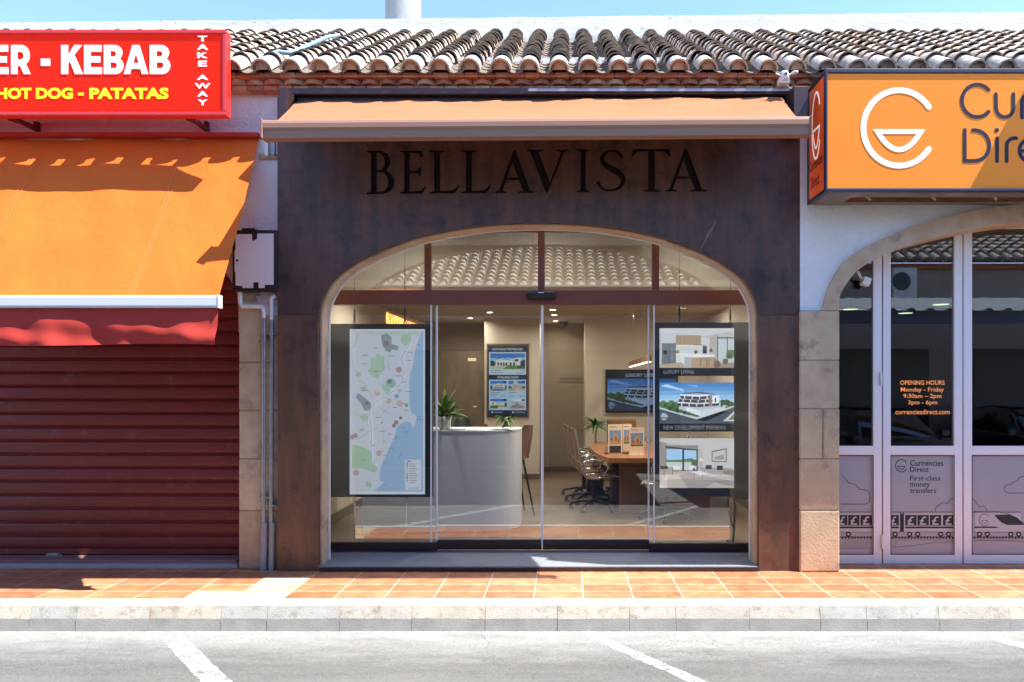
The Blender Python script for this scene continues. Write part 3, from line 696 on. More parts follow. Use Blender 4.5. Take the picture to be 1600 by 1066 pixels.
def front_bar(x0, x1, y, zt0, zt1, h, dep, m, parent, name='front_bar'):
    b = MB(); pr = [(0.0,0),( -.012,-.008),(-.020,-.03),(-.020,-h*.45),(-.006,-h*.62),(-.006,-h),(dep,-h),(dep,0)]
    n = len(pr); vs = [(x0,y+p[0],zt0+p[1]) for p in pr]+[(x1,y+p[0],zt1+p[1]) for p in pr]
    b.add(vs, [(i,(i+1)%n,n+(i+1)%n,n+i) for i in range(n)]+[tuple(range(n))[::-1],tuple(range(n,2*n))], m)
    return b.build(name, parent)
hb = Z(187,aY)-Z(215.5,aY)
front_bar(X(411,aY), X(1266,aY), aY, Z(188,aY), Z(182,aY), hb, .09, M['bar'], aw)
for px_, lab in ((410,'left'),(1267,'right')):
    b = MB(); zt = Z(188 if px_ < 800 else 182, aY); x = X(px_,aY); b.box(x-.008, x+.008, aY-.026, aY+.096, zt-hb-.004, zt+.004, M['bar'], b=.006); b.build('end_cap', aw)
b = MB()
yc_ = -.13
b.box(X(447,yc_), X(1252,yc_), yc_, -.004, Z(147.5,yc_)+.0, Z(141,yc_)+.02, M['cass'], b=.01)
b.box(X(452,yc_), X(1247,yc_), -.06, -.004, Z(180,0), Z(147.5,yc_), M['cass']); b.box(X(459.5,yc_), X(1229,yc_), -.137, -.061, 4.16, 4.222, M['cass'])  # last box added behind the canvas to stop sun leaking onto the steel
b.box(X(447,yc_), X(459,yc_), -.30, -.004, 4.0, 4.31, M['cass'], b=.006); b.box(X(447,yc_), X(459,yc_), yc_, -.004, Z(176,yc_), Z(147.5,yc_), M['cass'], b=.008)  # deep left end plate enlarged to block a streak of sun
b.box(X(1230,yc_), X(1252,yc_), -.32, -.004, 3.95, 4.31, M['cass'], b=.006); b.box(X(1237,yc_), X(1252,yc_), yc_, -.004, Z(176,yc_), Z(145,yc_), M['cass'], b=.008)  # right end plate likewise made deeper and taller to keep stray sun out
b.build('cassette', aw)
b = MB(); b.box(X(825,-.14), X(1232,-.14), -.155, -.135, Z(143.5,-.14), Z(139.5,-.14), M['rail_cap']); b.build('cover_strip', aw)
b = MB()
for s_, xe in ((1, xl1+.12), (-1, xr1-.12)):
    b = MB(); b.tube([(xe, -.1, 4.08), (xe+s_*.75, -.42, 3.92), (xe+s_*.05, aY+.1, 3.76)], .022, M['cass'], n=8); b.build('folding_arm', aw)

# ================================================================ glazed entrance of the estate agency
GY = .59
ge = thing('glazed_entrance', 'frameless glass shop entrance with sliding doors under a red-brown transom beam', 'glass front', (-.25, GY, 0))
def bx(px0, px1, py0, py1, y, th, m, name, parent, b=.003, label=None):
    q = MB(); q.box(X(px0,y), X(px1,y), y, y+th, Z(py1,y), Z(py0,y), m, b=b); return q.build(name, parent, label=label)
bx(495,1190,453.5,476,GY-.03,.10,M['frame_brown'],'transom_beam',ge)
for a,c in ((663,673),(840.5,851),(1019,1030)): bx(a,c,352,453.5,GY-.02,.06,M['frame_brown'],'mullion',ge)
bx(640,1045,350,362,GY-.02,.06,M['frame_brown'],'head_frame',ge)
def pane(px0, px1, py0, py1, y, name, parent, th=.010, m=None, label=None):
    q = MB(); q.box(X(px0,y), X(px1,y), y, y+th, Z(py1,y), Z(py0,y), m or M['glass']); return q.build(name, parent, label=label)
pane(496,663,352,453.5,GY+.005,'transom_pane',ge); pane(673,840.5,352,453.5,GY+.005,'transom_pane',ge)
pane(851,1019,352,453.5,GY+.005,'transom_pane',ge); pane(1030,1190,352,453.5,GY+.005,'transom_pane',ge)
# fixed panes and rails
pane(497,681,476,847,GY,'fixed_pane',ge,label='fixed glass pane in front of the map')
pane(1013.5,1188,476,850,GY,'fixed_pane',ge,label='fixed glass pane in front of the property pictures')
bx(497,683,847.5,861,GY-.015,.05,M['rail_brown'],'bottom_rail',ge); bx(1014,1188,849,862.5,GY-.015,.05,M['rail_brown'],'bottom_rail',ge)
bx(672.5,674.5,476,848,GY-.006,.020,M['edge'],'glass_edge',ge,b=0); bx(1021,1023,476,850,GY-.006,.02,M['edge'],'glass_edge',ge,b=0)
sy = GY+.035
for (a,c,lab) in ((683,846,'left'),(848,1014,'right')):
    dr = pane(a,c,474,845,sy,'sliding_door',ge,label='%s sliding glass door leaf' % lab)
    bx(a,c,844,859,sy-.014,.045,M['rail_brown'],'door_rail',dr)
    bx(a,c,842.5,844,sy-.010,.03,M['rail_cap'],'glazing_bead',dr)
bx(680.5,683.5,476,852,sy-.01,.028,M['edge'],'door_edge',ge,b=0)
bx(845.3,849.2,476,852,sy-.012,.03,M['edge'],'door_edge',ge,b=0)
bx(1012.5,1015,476,852,sy-.01,.028,M['edge'],'door_edge',ge,b=0)
q = MB(); q.box(X(822,GY-.1), X(868,GY-.1), GY-.10, GY-.031, Z(466,GY-.1), Z(456,GY-.1), M['plastic_black'], b=.012); sns = q.build('motion_sensor', ge)
q = MB(); q.box(X(841,GY-.103), X(850,GY-.103), GY-.1035, GY-.0995, Z(458,GY-.1), Z(456.8,GY-.1), M['white_pvc']); q.build('indicator_strip', sns)
# threshold
th = MB(); th.box(-2.62, 2.13, .005, GY+.1, 0, FL-.005, M['threshold'], b=.004); th.build('threshold_step', kind='structure')
q = MB(); q.box(-2.26,1.76,-.012,.004,.002,FL-.012,M['rail_brown'],b=.004); q.build('step_trim', ge)

# ================================================================ left take-away: sign, awning, shutter
rs = thing('takeaway_sign', 'long red box sign with white and yellow lettering above the orange awning', 'sign', (-4.5,-.24,4.1))
y = -.345; xr = X(353.5,y)-.0; zb, zt = Z(180.5,y), Z(46,y); xl = -6.2
fr = .045
b = MB(); b.box(xl, xr-fr, y+.012, -.26, zb+fr, zt-fr*.6, M['red_sign']); b.build('sign_face', rs)
b = MB()
def frame_rim(b, x0, x1, z0, z1, yf, yb, wd, m, bev=.008):
    b.box(x0,x1,yf,yb,z1-wd,z1,m,b=bev); b.box(x0,x1,yf,yb,z0,z0+wd,m,b=bev)
    b.box(x0,x0+wd,yf+.001,yb,z0+wd,z1-wd,m,b=bev); b.box(x1-wd,x1,yf+.001,yb,z0+wd,z1-wd,m,b=bev)
frame_rim(b, xl, xr, zb, zt, y, -.255, fr*.8, M['red_frame']); b.build('sign_frame', rs)
def tx(b, body, a0, a1, c0, c1, y, m, bold=0): b.text(body, (X(a0,y), X(a1,y), Z(c1,y), Z(c0,y)), y, m, bold)
yt = y+.009
HG = {
 'K': [[(0,0),(.31,0),(.31,.34),(.40,.45),(.64,0),(1,0),(.60,.66),(.96,1),(.60,1),(.31,.62),(.31,1),(0,1)]],
 'E': [[(0,0),(1,0),(1,.23),(.36,.23),(.36,.40),(.90,.40),(.90,.61),(.36,.61),(.36,.77),(.98,.77),(.98,1),(0,1)]],
 'B': [[(0,0)]+arc(.62,.29,.38,-90,40,8,.29)+[(.82,.52)]+arc(.58,.735,.36,-35,90,8,.265)+[(0,1)], [(.33,.20),(.58,.20)]+arc(.58,.305,.10,-90,90,5,.095)[1:]+[(.33,.41)], [(.33,.60),(.54,.60)]+arc(.54,.70,.09,-90,90,5,.09)[1:]+[(.33,.80)]],
 'R': [[(0,0),(.32,0),(.32,.28),(.48,.28),(.66,0),(1,0),(.76,.35)]+arc(.56,.64,.40,-40,90,9,.36)+[(0,1)], [(.32,.50),(.54,.50)]+arc(.54,.635,.12,-90,90,5,.125)[1:]+[(.32,.77)]],
 'A': [[(0,0),(.25,0),(.31,.18),(.69,.18),(.75,0),(1,0),(.64,1),(.36,1)], [(.38,.38),(.62,.38),(.50,.72)]],
 '-': [[(0,0),(1,0),(1,1),(0,1)]]}
def heavy(g,a0,a1,c0,c1,name,m):
    b = MB(); xa,xb,za,zb_ = X(a0,yt),X(a1,yt),Z(c1,yt),Z(c0,yt)
    L = [[(xa+u*(xb-xa),za+v*(zb_-za)) for u,v in l] for l in HG[g]]; b.poly(L, yt-.002, m, yt+.003); return b.build(name, rs)
b = MB(); tx(b,'BURG',-158,-15,70,116.5,yt,M['white_letter'],.05); b.build('white_lettering', rs)
for g,a0,a1 in (('E',-12,12.8),('R',17.4,47.3),('K',95.6,129.4),('E',131.4,159),('B',162.3,192.7),('A',193.5,231.2),('B',234,265.8)):
    heavy(g,a0,a1,70.6,115.9,'white_letter',M['white_letter'])
heavy('-',64,78,92,103,'white_dash',M['white_letter'])
b = MB(); tx(b,'HOT DOG',-6,114,137,155,yt,M['yellow_letter'],.05); b.build('yellow_lettering', rs)
b = MB(); b.box(X(122,yt),X(130.5,yt),yt-.001,yt+.002,Z(149.5,yt),Z(145,yt),M['yellow_letter']); b.build('yellow_dash', rs)
b = MB(); tx(b,'PATATAS',139.5,263.5,137,155,yt,M['yellow_letter'],.05); b.build('yellow_lettering', rs)
b = MB()
for ch,c0,c1,wd in (('T',56,65,15),('A',69,78,18),('K',82,91,17),('E',95,104,14),('A',117,125,18),('W',130,138.5,25),('A',142.5,151,17),('Y',155.5,164.5,16)):
    tx(b, ch, 316.5-wd/2, 316.5+wd/2, c0, c1, yt, M['white_letter'], .04)
b.build('side_lettering', rs)
def brk(a0, a1):
    b = MB(); x = X(a1,LW); 
    b.box(x-.02,x+.02,.06,LW,Z(202,LW),Z(192,LW),M['maroon'],b=.004)
    v = [Vector((x-.015,LW-.005,Z(199,LW))),Vector((x-.02,-.24,zb+.01))]
    b.tube([v[0],v[1]], .018, M['maroon'], n=4); b.box(x-.02,x+.02,-.253,LW,zb+.01,zb+.04,M['maroon']); b.build('bracket', rs)
    b = MB(); b.box(x-.02,x+.02,-.253,LW,zt-.1,zt-.06,M['maroon']); b.build('top_bracket', rs)
brk(295,325); brk(18,60)
aw2 = thing('awning', 'orange canvas awning with a white bar and red valance, over the red shutter', 'awning', (-4.6,.1,4.0))
oY = -.92
p00 = (X(405,LW), LW-.01, Z(217,LW)); p01 = (X(343,oY), oY, Z(463,oY))
b = MB(); NX, NY = 70, 26; vs = []; Wd = 4.2
for j in range(NY+1):
    v = j/NY
    for i in range(NX+1):
        u = i/NX; e = p00[0]+(p01[0]-p00[0])*v
        x = e - Wd*u; yy = p00[1]+(p01[1]-p00[1])*v; zz = p00[2]+(p01[2]-p00[2])*v
        h = -.035*math.sin(math.pi*v) + .006*math.sin(u*26+v*2) + .003*math.sin(u*60+v*9) - .03*v*(1-v)*math.exp(-u*40)*-1
        vs.append((x, yy-h*.5, zz+h-.02*u*(1-v)))
ptv = vs
b.add(vs, [(j*(NX+1)+i, (j+1)*(NX+1)+i, (j+1)*(NX+1)+i+1, j*(NX+1)+i+1) for j in range(NY) for i in range(NX)], M['canvas_orange'], True)
def seam(i0, dx):
    pp = []
    for j in range(NY+1):
        a = Vector(ptv[j*(NX+1)+i0]); pp.append(a+Vector((dx*(1-j/NY),-.003,.003)))
    return pp
for i0, dx in ((12,0),(34,0)):
    for o in (0,.03):
        P_ = seam(i0, .03); vs2 = []
        for p in P_: vs2 += [p+Vector((o,0,0)), p+Vector((o+.004,0,0))]
        b.add(vs2, [(2*k,2*k+1,2*k+3,2*k+2) for k in range(len(P_)-1)], M['canvas_seam'])
b.build('canvas', aw2)
b = MB()   # wooden batten / roller at the wall
b.box(-7.2, p00[0]+.03, -.0, LW-.004, p00[2]-.005, p00[2]+.03, M['canvas_red'], b=.01); b.build('roller_cover', aw2)
b = MB(); zb1 = Z(462,oY); b.box(-7.0, X(344.5,oY), oY-.03, oY+.03, zb1-.098, zb1, M['alu'], b=.018); 
fb = b.build('front_bar', aw2)
b = MB(); b.box(X(342.5,oY), X(344.8,oY), oY-.034, oY+.034, zb1-.102, zb1+.003, M['white_pvc'], b=.006); b.build('end_cap', aw2)
b = MB(); NX, NZ = 160, 12; vs = []
zt_, zb_ = zb1-.095, Z(539,oY); xr_ = X(340,oY)
for j in range(NZ+1):
    v = j/NZ
    for i in range(NX+1):
        u = i/NX*4.1
        w1 = math.sin(u*5.1+1)+.6*math.sin(u*11.3)+.35*math.sin(u*23+v*3)
        vs.append((xr_-u+.006*math.sin(v*5), oY+.005-.020*w1*v - .035*v*math.sin(v*2.6)*.6 - .012*math.sin(v*9+u*4)*v, zt_+(zb_-zt_)*v+.010*math.sin(u*3.3)*v))
b.add(vs, [(j*(NX+1)+i, (j+1)*(NX+1)+i, (j+1)*(NX+1)+i+1, j*(NX+1)+i+1) for j in range(NZ) for i in range(NX)], M['canvas_red'], True)
b.build('valance', aw2)
b = MB()
b.tube([(-3.4, .09, 3.2), (-3.5,-.35,2.75), (-3.4, oY+.03, zb1-.05)], .018, M['alu'], n=6); b.build('folding_arm', aw2)
# shutter
shY = .36
sh = thing('roller_shutter', 'closed burgundy roller shutter of wide slats under the orange awning', 'shutter', (-5,shY,0))
b = MB(); z = .13; pitch = 21.2*(shY+D0)/F; pr = []
xs0, xs1 = -7.1, -2.95
while z < 3.3:
    pr += [(0.012, z), (0.014, z+.004), (0.0, z+.012), (-.004, z+pitch*.3), (-.004, z+pitch*.6), (0.0, z+pitch-.024), (.004,z+pitch-.020), (0.010, z+pitch-.016), (0.004,z+pitch-.010), (.012, z+pitch-.001)]
    z += pitch
n = len(pr); vs = [(xs0, shY+p[0], p[1]) for p in pr] + [(xs1, shY+p[0], p[1]) for p in pr]
b.add(vs, [(i, n+i, n+i+1, i+1) for i in range(n-1)], M['shutter']); b.build('slat_curtain', sh)
b = MB(); b.box(xs0, xs1, shY-.006, shY+.02, .075, .128, M['shutter'], b=.004); b.build('bottom_bar', sh)
b = MB(); yb = shY-.03; b.box(X(75,yb),X(93,yb),yb-.01,yb+.03,Z(874,yb),Z(864.5,yb),M['galv'],b=.006); b.tube([(X(71,yb),yb+.01,Z(869,yb)),(X(97,yb),yb+.01,Z(869,yb))],.012,M['galv']); b.build('padlock_housing', sh)
M['sill'] = mat('faded_maroon_sill', (.24,.13,.13), .7, col2=(.20,.10,.10), nscale=6)
b = MB(); b.box(-7.2, X(373,.2), .16, .46, 0, .066, M['sill'], b=.006); b.box(-7.2, X(373,.13), .10, .165, 0, .035, M['gutter'], b=.006)
b.build('door_sill', kind='structure')

# ================================================================ meter box and pipes between the shops
mb_ = thing('meter_box', 'white meter box in a tattered black frame on the wall beside the steel front', 'meter box', (X(397,-.02), .06, Z(455,0)))
y = -.03
b = MB(); b.box(X(362,y),X(432.5,y),y+.01,LW-.001,Z(455,y),Z(359,y),M['plastic_black'],b=.008); b.build('frame', mb_)
b = MB(); b.box(X(376,y),X(396,y),y+.02,LW,Z(359,y),Z(355.5,y),M['plastic_black'],b=.008); b.build('top_catch', mb_)
b = MB()
o = [(368,366),(393,366),(393,374),(395,377),(402,373),(402,365),(427,365),(427,445),(413,445),(413,450),(404,450),(404,441),(395,441),(395,450),(379,450),(379,447),(368,446),(368,426),(366.5,424),(366.5,392),(368,390)]
b.poly([(X(a,y),Z(c,y)) for a,c in o], y, M['box_white'], y+.02); cv = b.build('cover', mb_)
b = MB(); b.lathe([(0.001,0),(.012,0)], (0,0,0), M['plastic_black']); b.v = [(X(370.5,y)+v[0], y-.002, Z(407,y)+v[1]) for v in b.v]; b.build('keyhole', cv)
def pipe(path, r, lab, sleeve=None, clips=(), white=None):
    t = thing('drain_pipe', lab, 'pipe', (path[-1][0], path[-1][1], 0))
    b = MB(); b.tube(path, r, M['galv'], n=10); b.build('pipe_run', t)
    if white: b = MB(); b.tube(white, r*1.05, M['white_pvc'], n=10); b.build('upper_elbow', t)
    if sleeve: b = MB(); x,yy,z0,z1,rr_ = sleeve; b.tube([(x,yy,z0),(x+.006,yy,z1)], rr_, M['grey_pvc'], n=12); b.build('sleeve', t)
    for z in clips:
        b = MB(); x,yy = path[0][0],path[0][1]; b.box(x-.05,x+.05,yy-.006,lY,z-.006,z+.006,M['galv']); b.tube([(x,yy,z-.012),(x,yy,z+.012)], r*1.35, M['galv'], n=10); b.build('clip', t)
py_ = .035
xa_ = X(412.5,py_)
pipe([(xa_,py_,Z(494,py_)),(xa_-.004,py_,.3)], .0175, 'left thin metal pipe running down the warm stone pillar', (xa_-.004,py_,0,Z(816,py_),.030), (Z(533,py_),Z(777,py_)),
     [(X(375.5,py_),py_,Z(456,py_)),(X(375.5,py_),py_,Z(474,py_)),(X(378,py_),py_,Z(479,py_)),(X(405,py_),py_,Z(479,py_)),(X(411,py_),py_,Z(481,py_)),(xa_,py_,Z(488,py_)),(xa_,py_,Z(497,py_))])
xb_ = X(424.5,py_)
pipe([(xb_,py_,Z(500,py_)),(xb_-.004,py_,.3)], .0175, 'right thin metal pipe, next to the rusted steel leg', (xb_-.002,py_,0,Z(816,py_),.026), (Z(522,py_),Z(790,py_)),
     [(X(431,py_)-.0,py_,Z(463,py_)),(X(426,py_),py_,Z(464,py_)),(xb_,py_,Z(468,py_)),(xb_,py_,Z(500,py_))])
bk = thing('wall_conduit', 'short white conduit and clip on the white wall beside the orange awning', 'conduit', (X(422,.05),.05,3.6))
b = MB(); b.box(X(414.5,.05),X(420,.05),.03,LW-.001,Z(244,.05),Z(216,.05),M['white_pvc'],b=.006); b.build('white_tube', bk)
b = MB(); b.tube([(X(429,.06),.07,Z(214,.06)),(X(430,.06),.06,Z(232,.06)),(X(429,.06),.07,Z(244,.06))],.006,M['plastic_black']); b.build('wire', bk)
b = MB(); b.box(X(404,.07),X(433,.07),.07,LW-.001,Z(248,.07),Z(240,.07),M['clay_fill'],b=.01); b.build('ledge', bk)
# outdoor camera on the cornice
cm = thing('security_camera', 'small white security camera fixed to the brick cornice right of the steel front', 'camera', (X(1227,-.2),-.2,4.4))
y=-.25
b = MB(); b.lathe([(.001,-.045),(.028,-.035),(.036,0),(.028,.035),(.001,.045)],(X(1226,y),y,Z(118,y)),M['white_pvc'],n=14); b.build('camera_head', cm)
b = MB(); b.box(X(1219,y),X(1235,y),y+.01,-.15,Z(129,y),Z(118,y),M['white_pvc'],b=.012); b.build('housing', cm)
b = MB(); b.tube([(X(1226,y),y-.035,Z(118,y)),(X(1226,y),y-.045,Z(118,y))],.013,M['plastic_black'],n=12); b.build('lens', cm)
b = MB(); b.tube([(X(1233,y),y,Z(117,y)),(X(1239,y),y,Z(114,y))],.007,M['white_pvc']); b.lathe([(.001,-.012),(.028,-.008),(.030,.006),(.001,.012)],(X(1242,y),y,Z(113.5,y)),M['white_pvc'],n=14); b.build('antenna_paddle', cm)
b = MB(); b.tube([(X(1212,y),y,Z(115,y)),(X(1220,y),y,Z(118,y))],.007,M['white_pvc']); b.build('antenna_stub', cm)
b = MB(); b.tube([(X(1232,y),y+.03,Z(129,y)),(X(1236,y),y+.05,Z(134,y)),(X(1245,-.1),-.1,Z(141,-.1))],.005,M['white_pvc']); b.build('lead', cm)
# ================================================================ right: orange box sign
cs_ = thing('currency_sign', 'big orange box sign with a white round logo over the glass doors', 'sign', (3.7,-.2,3.9))
y = -.49
x0 = X(1290,y); zb, zt = Z(299,y), Z(107,y); x1 = 7.4; lip = .011
b = MB(); b.box(x0+.02, x1-.02, y+lip, y+lip+.02, zb+.03, zt-.04, M['or_sign']); b.build('sign_face', cs_)
b = MB(); b.box(x0+.004, x0+.02, y+.03, LW-.1, zb+.035, zt-.04, M['or_side']); b.build('side_face', cs_)
b = MB(); w_=.026
b.box(x0,x1,y,y+.05,zt-w_*1.4,zt,M['navy'],b=.006); b.box(x0,x1,y-.004,y+.05,zb,zb+w_,M['navy'],b=.006)
b.box(x0,x0+w_*.7,y,y+.05,zb+w_,zt-w_*1.4,M['navy'],b=.004)
b.box(x0,x0+.05,y+.051,-.035,zt-w_*1.4,zt,M['navy'],b=.004); b.box(x0,x0+.05,y+.051,-.035,zb,zb+w_,M['navy'],b=.004); b.box(x0,x0+.03,-.06,-.005,zb,zt,M['navy'],b=.004)
b.box(x0+.05,x1,y+.05,.0,zt-.01,zt-.004,M['navy'])
b.build('sign_frame', cs_)
b = MB(); b.box(x0+.05,x1,y+.052,-.28,zb+.002,zb+.012,M['steel_grey']); b.box(x0+.05,x0+.30,-.28,-.005,zb+.002,zb+.012,M['steel_grey']); b.box(x0+.30,x1,-.10,-.005,zb+.002,zb+.012,M['steel_grey'])
for xx in (2.62,3.2,3.75,4.3): b.tube([(xx,-.28,zb+.01),(xx+.12,-.10,zb+.03)],.012,M['clay_fill'])
b.tube([(2.5,-.2,zb+.05),(3.0,-.18,zb+.03),(3.6,-.2,zb+.05),(4.4,-.18,zb+.03)],.014,M['black'])
b.build('underside', cs_)
yl = y+lip-.003
def lp(u,v,yy=yl): return (X(u,yy), Z(v,yy))
# round logo
def logo(b, cx, cz, R, wd, yy, m):
    a = [(cx+R*.985*math.cos(math.radians(t)), cz+R*1.04*math.sin(math.radians(t))) for t in [34+ (326-34)*i/44 for i in range(45)]]
    b.ribbon(a, wd, yy, m)
    hw = R*.60; top = cz-R*.10
    d = [(cx-hw,top)] + [(cx-hw*.94+ hw*1.88*i/14, top-.02*R-hw*.80*math.sin(math.pi*i/14)**.75) for i in range(1,14)] + [(cx+hw,top)]
    b.ribbon(d, wd*.9, yy, m, closed=True)
b = MB(); c = lp(1405,200); logo(b, c[0], c[1], (X(1459,yl)-X(1350,yl))/2*1.04, .047, yl, M['white_letter']); b.build('logo', cs_)
def strokes(b, lst, wd, m):
    for s_ in lst: b.ribbon([lp(u,v) for u,v in s_], wd, yl, m)
def acp(cx,cy,rx,a0,a1,ry=None,n=16): return [(cx+rx*math.cos(math.radians(a0+(a1-a0)*i/n)), cy-(ry or rx)*math.sin(math.radians(a0+(a1-a0)*i/n))) for i in range(n+1)]
b = MB(); wd=.031
strokes(b,[acp(1527,157.5,24,42,318,25.5),
 [(1556,147),(1556.5,168)]+acp(1570,168,13.5,180,360,15)[1:-1]+[(1583.5,168),(1583.5,147)],
 [(1597,184),(1597,160)]+acp(1608,160,11,180,70,12)[1:],
 acp(1654,165,19,40,320,20)],wd,M['navy_letter'])
strokes(b,[[(1507.5,203),(1507.5,251.5),(1520,251.5)]+acp(1523,227.5,23,-88,88,24)+[(1520,203.5)]],wd,M['navy_letter'])
b.ribbon([lp(u,v) for u,v in ((1507.5,251),(1507.5,203))], wd, yl-.0004, M['navy_letter'])
strokes(b,[[(1558,216),(1558,252)],[(1573,252),(1573,228)]+acp(1585,228,12,180,75,12)[1:]],wd,M['navy_letter'])
b.ribbon([lp(*p) for p in acp(1611,235,18,-40,-330,18)], wd, yl, M['navy_letter']); b.ribbon([lp(1595,236),lp(1627,236)], wd*.9, yl-.0005, M['navy_letter'])
c = lp(1557.5,203.5); b.disc(c[0],c[1],.019,yl,M['navy_letter'])
b.build('lettering', cs_)
# side logo and words: drawn in the YZ plane of the side panel
b = MB(); tmp = MB(); xx = x0+.0015
cy_, cz_ = -.245, Z(196,-.25); R = .135
def side(pts, wd):
    t = MB(); t.ribbon(pts, wd, 0, M['white_letter']); b.add([(xx, v[0], v[2]) for v in t.v], [f[::-1] for f in t.f], M['white_letter'])
side([(cy_-R*.80*math.cos(math.radians(t)) , cz_+.29*math.sin(math.radians(t))) for t in [34+292*i/40 for i in range(41)]], .022)
t = MB(); hw=.085; t.ribbon([(cy_-hw,cz_-.03)]+[(cy_-hw+2*hw*i/10, cz_-.05-.15*math.sin(math.pi*i/10)) for i in range(1,10)]+[(cy_+hw,cz_-.03)], .020, 0, M['white_letter'], closed=True)
b.add([(xx, v[0], v[2]) for v in t.v], t.f, M['white_letter'])
b.build('side_logo', cs_); b = MB(); t = MB(); t.text('Currencies',(0,.34,Z(262,-.25),Z(245,-.25)),0,M['navy_letter'],.01); t.text('Direct',(.04,.26,Z(290,-.25),Z(272,-.25)),0,M['navy_letter'],.01)
b.add([(xx, -.07-v[0], v[2]) for v in t.v], t.f, M['navy_letter'])
b.build('side_lettering', cs_)
# unseen slab, added out of frame to cast the diagonal shadow on the sign
cn = thing('sign_shade_slab', 'unseen slab added beyond the orange box sign to shade its end', 'canopy', (5.2,-.5,4.6))
b = MB(); b.box(4.14,6.6,-.70,-.02,4.60,4.68,M['canopy'],b=.01); b.build('slab', cn)
b = MB(); b.tube([(6.4,-.66,4.62),(6.4,-.0,4.2)],.02,M['galv']); b.build('stay', cn)

# ================================================================ right: folding glass doors of the currency shop
dY = .30
fd = thing('folding_doors', 'white aluminium folding glass doors with opening hours and a train drawn on frosted panes', 'glass doors', (3.6,dY,0))
def arch_top(x):
    for i in range(len(ra_in)-1):
        a, c = ra_in[i], ra_in[i+1]
        if a[0] <= x <= c[0] and c[0] > a[0]: return a[1]+(c[1]-a[1])*(x-a[0])/(c[0]-a[0])
    return 2.4
ZC = 3.45
def db(b, px0, px1, py0, py1, m=None, dy=0, th=.05, bv=.004): b.box(X(px0,dY), X(px1,dY), dY+dy, dY+dy+th, Z(py1,dY), Z(py0,dY), m or M['alu'], b=bv)
def leaf(p0, p1, l0, l1, ztop, label):
    """p0..p1 outer edges of the leaf, l0..l1 the glass, all in photograph columns at the door plane"""
    d = MB()
    db(d,p0,l0,ztop,882); db(d,l1,p1,ztop,882)
    db(d,l0,l1,697,711,dy=.001); db(d,l0,l1,867,882,dy=.001); db(d,l0,l1,ztop,ztop+9,dy=.001)
    D = thing('door_leaf', label, 'x', (X((p0+p1)/2,dY),dY,0)); del D['category']; D.parent = fd; D.location = Vector(D.location)-Vector(fd.location)
    d.build('leaf_frame', D)
    q = MB(); db(q,l0,l1,ztop+9,697,M['glass_dark'],dy=.02,th=.008,bv=0); q.build('clear_pane', D)
    q = MB(); db(q,l0,l1,711,867,M['frost'],dy=.018,th=.010,bv=0); q.build('frosted_pane', D)
    q = MB(); 
    for a in (l0, l1): db(q, a-.6, a+.6, 711.5, 866.5, M['alu_gap'], dy=-.001, th=.004, bv=0)
    for c in (711.6, 866.4): db(q, l0, l1, c-.5, c+.5, M['alu_gap'], dy=-.0005, th=.004, bv=0)
    q.build('gasket', D)
    return D
M['frost'] = mat('frosted_grey_film', (.34,.34,.37), .28, col2=(.38,.38,.41), nscale=.8)
M['print'] = mat('black_print', (.012,.013,.018), .5)
M['print_grey'] = mat('grey_print', (.10,.10,.11), .5)
M['frost_lt'] = mat('pale_frosted_film', (.46,.46,.48), .3)
M['orange_print'] = mat('orange_print', (.85,.30,.08), .5, emit=.12)
dA = leaf(1240,1378,1256,1364.5,345,'left glass door leaf, partly behind the stone pillar')
dB = leaf(1380,1504,1392,1491,345,'middle glass door leaf with the opening hours')
dC = leaf(1506,1640,1519,1628,348,'right glass door leaf with the front of the train')
dD = leaf(1642,1776,1655,1764,348,'glass door leaf beyond the photograph edge')
b = MB(); db(b,1378.2,1379.8,350,882,M['alu_gap'],dy=.02,th=.02,bv=0); db(b,1504.2,1505.8,350,882,M['alu_gap'],dy=.02,th=.02,bv=0); db(b,1640.2,1641.8,350,882,M['alu_gap'],dy=.02,th=.02,bv=0); b.build('joint_seal', fd)
b = MB(); db(b,1506,1900,336,348,dy=-.002,th=.06); db(b,1776,2060,348,882,dy=.0,th=.06); b.build('head_frame', fd)
for px_,c0,c1,D in ((1376.5,582,602,dA),(1378.5,835,857,dA)):
    b = MB(); b.tube([(X(px_,dY-.01),dY-.012,Z(c1,dY)),(X(px_,dY-.01),dY-.012,Z(c0,dY))],.012,M['white_pvc'],n=10); b.build('hinge', D)
# printing on the panes
yp_ = dY-.004+.02-.0
yo = dY+.0165
def t2(b, body, a0, a1, c0, c1, m, bold=0, yy=yo): b.text(body, (X(a0,yy), X(a1,yy), Z(c1,yy), Z(c0,yy)), yy, m, bold)
b = MB()
t2(b,'OPENING HOURS',1406.5,1476,594.5,601.5,M['orange_print'],.012,yp_)
t2(b,'Monday - Friday',1407.5,1475,605.5,614,M['orange_print'],.010,yp_)
t2(b,'9:30am \u2013 2pm',1411.5,1471,615.5,624,M['orange_print'],.010,yp_)
t2(b,'3pm - 6pm',1419,1464.5,625.5,634,M['orange_print'],.010,yp_)
t2(b,'currenciesdirect.com',1399,1484,640,647.5,M['orange_print'],.010,yp_)
b.build('opening_hours', dB)
b = MB(); c = (X(1408.5,yo), Z(728,yo)); logo(b,c[0],c[1],.0565,.0075,yo,M['print'])
t2(b,'Currencies',1422,1474,719,728,M['print'],.006); t2(b,'Direct',1422,1451,729.5,737.5,M['print'],.006)
t2(b,'First-class',1422,1469,743.5,751,M['print'],.0); t2(b,'money',1422,1453,755,763.5,M['print'],.0); t2(b,'transfers',1422,1462.5,762.5,770.5,M['print'],.0)
b.build('slogan', dB)
def UV(u,v): return (X(1300+u/5.077,yo), Z(690+v/5.077,yo))
def cl(lst): return lst
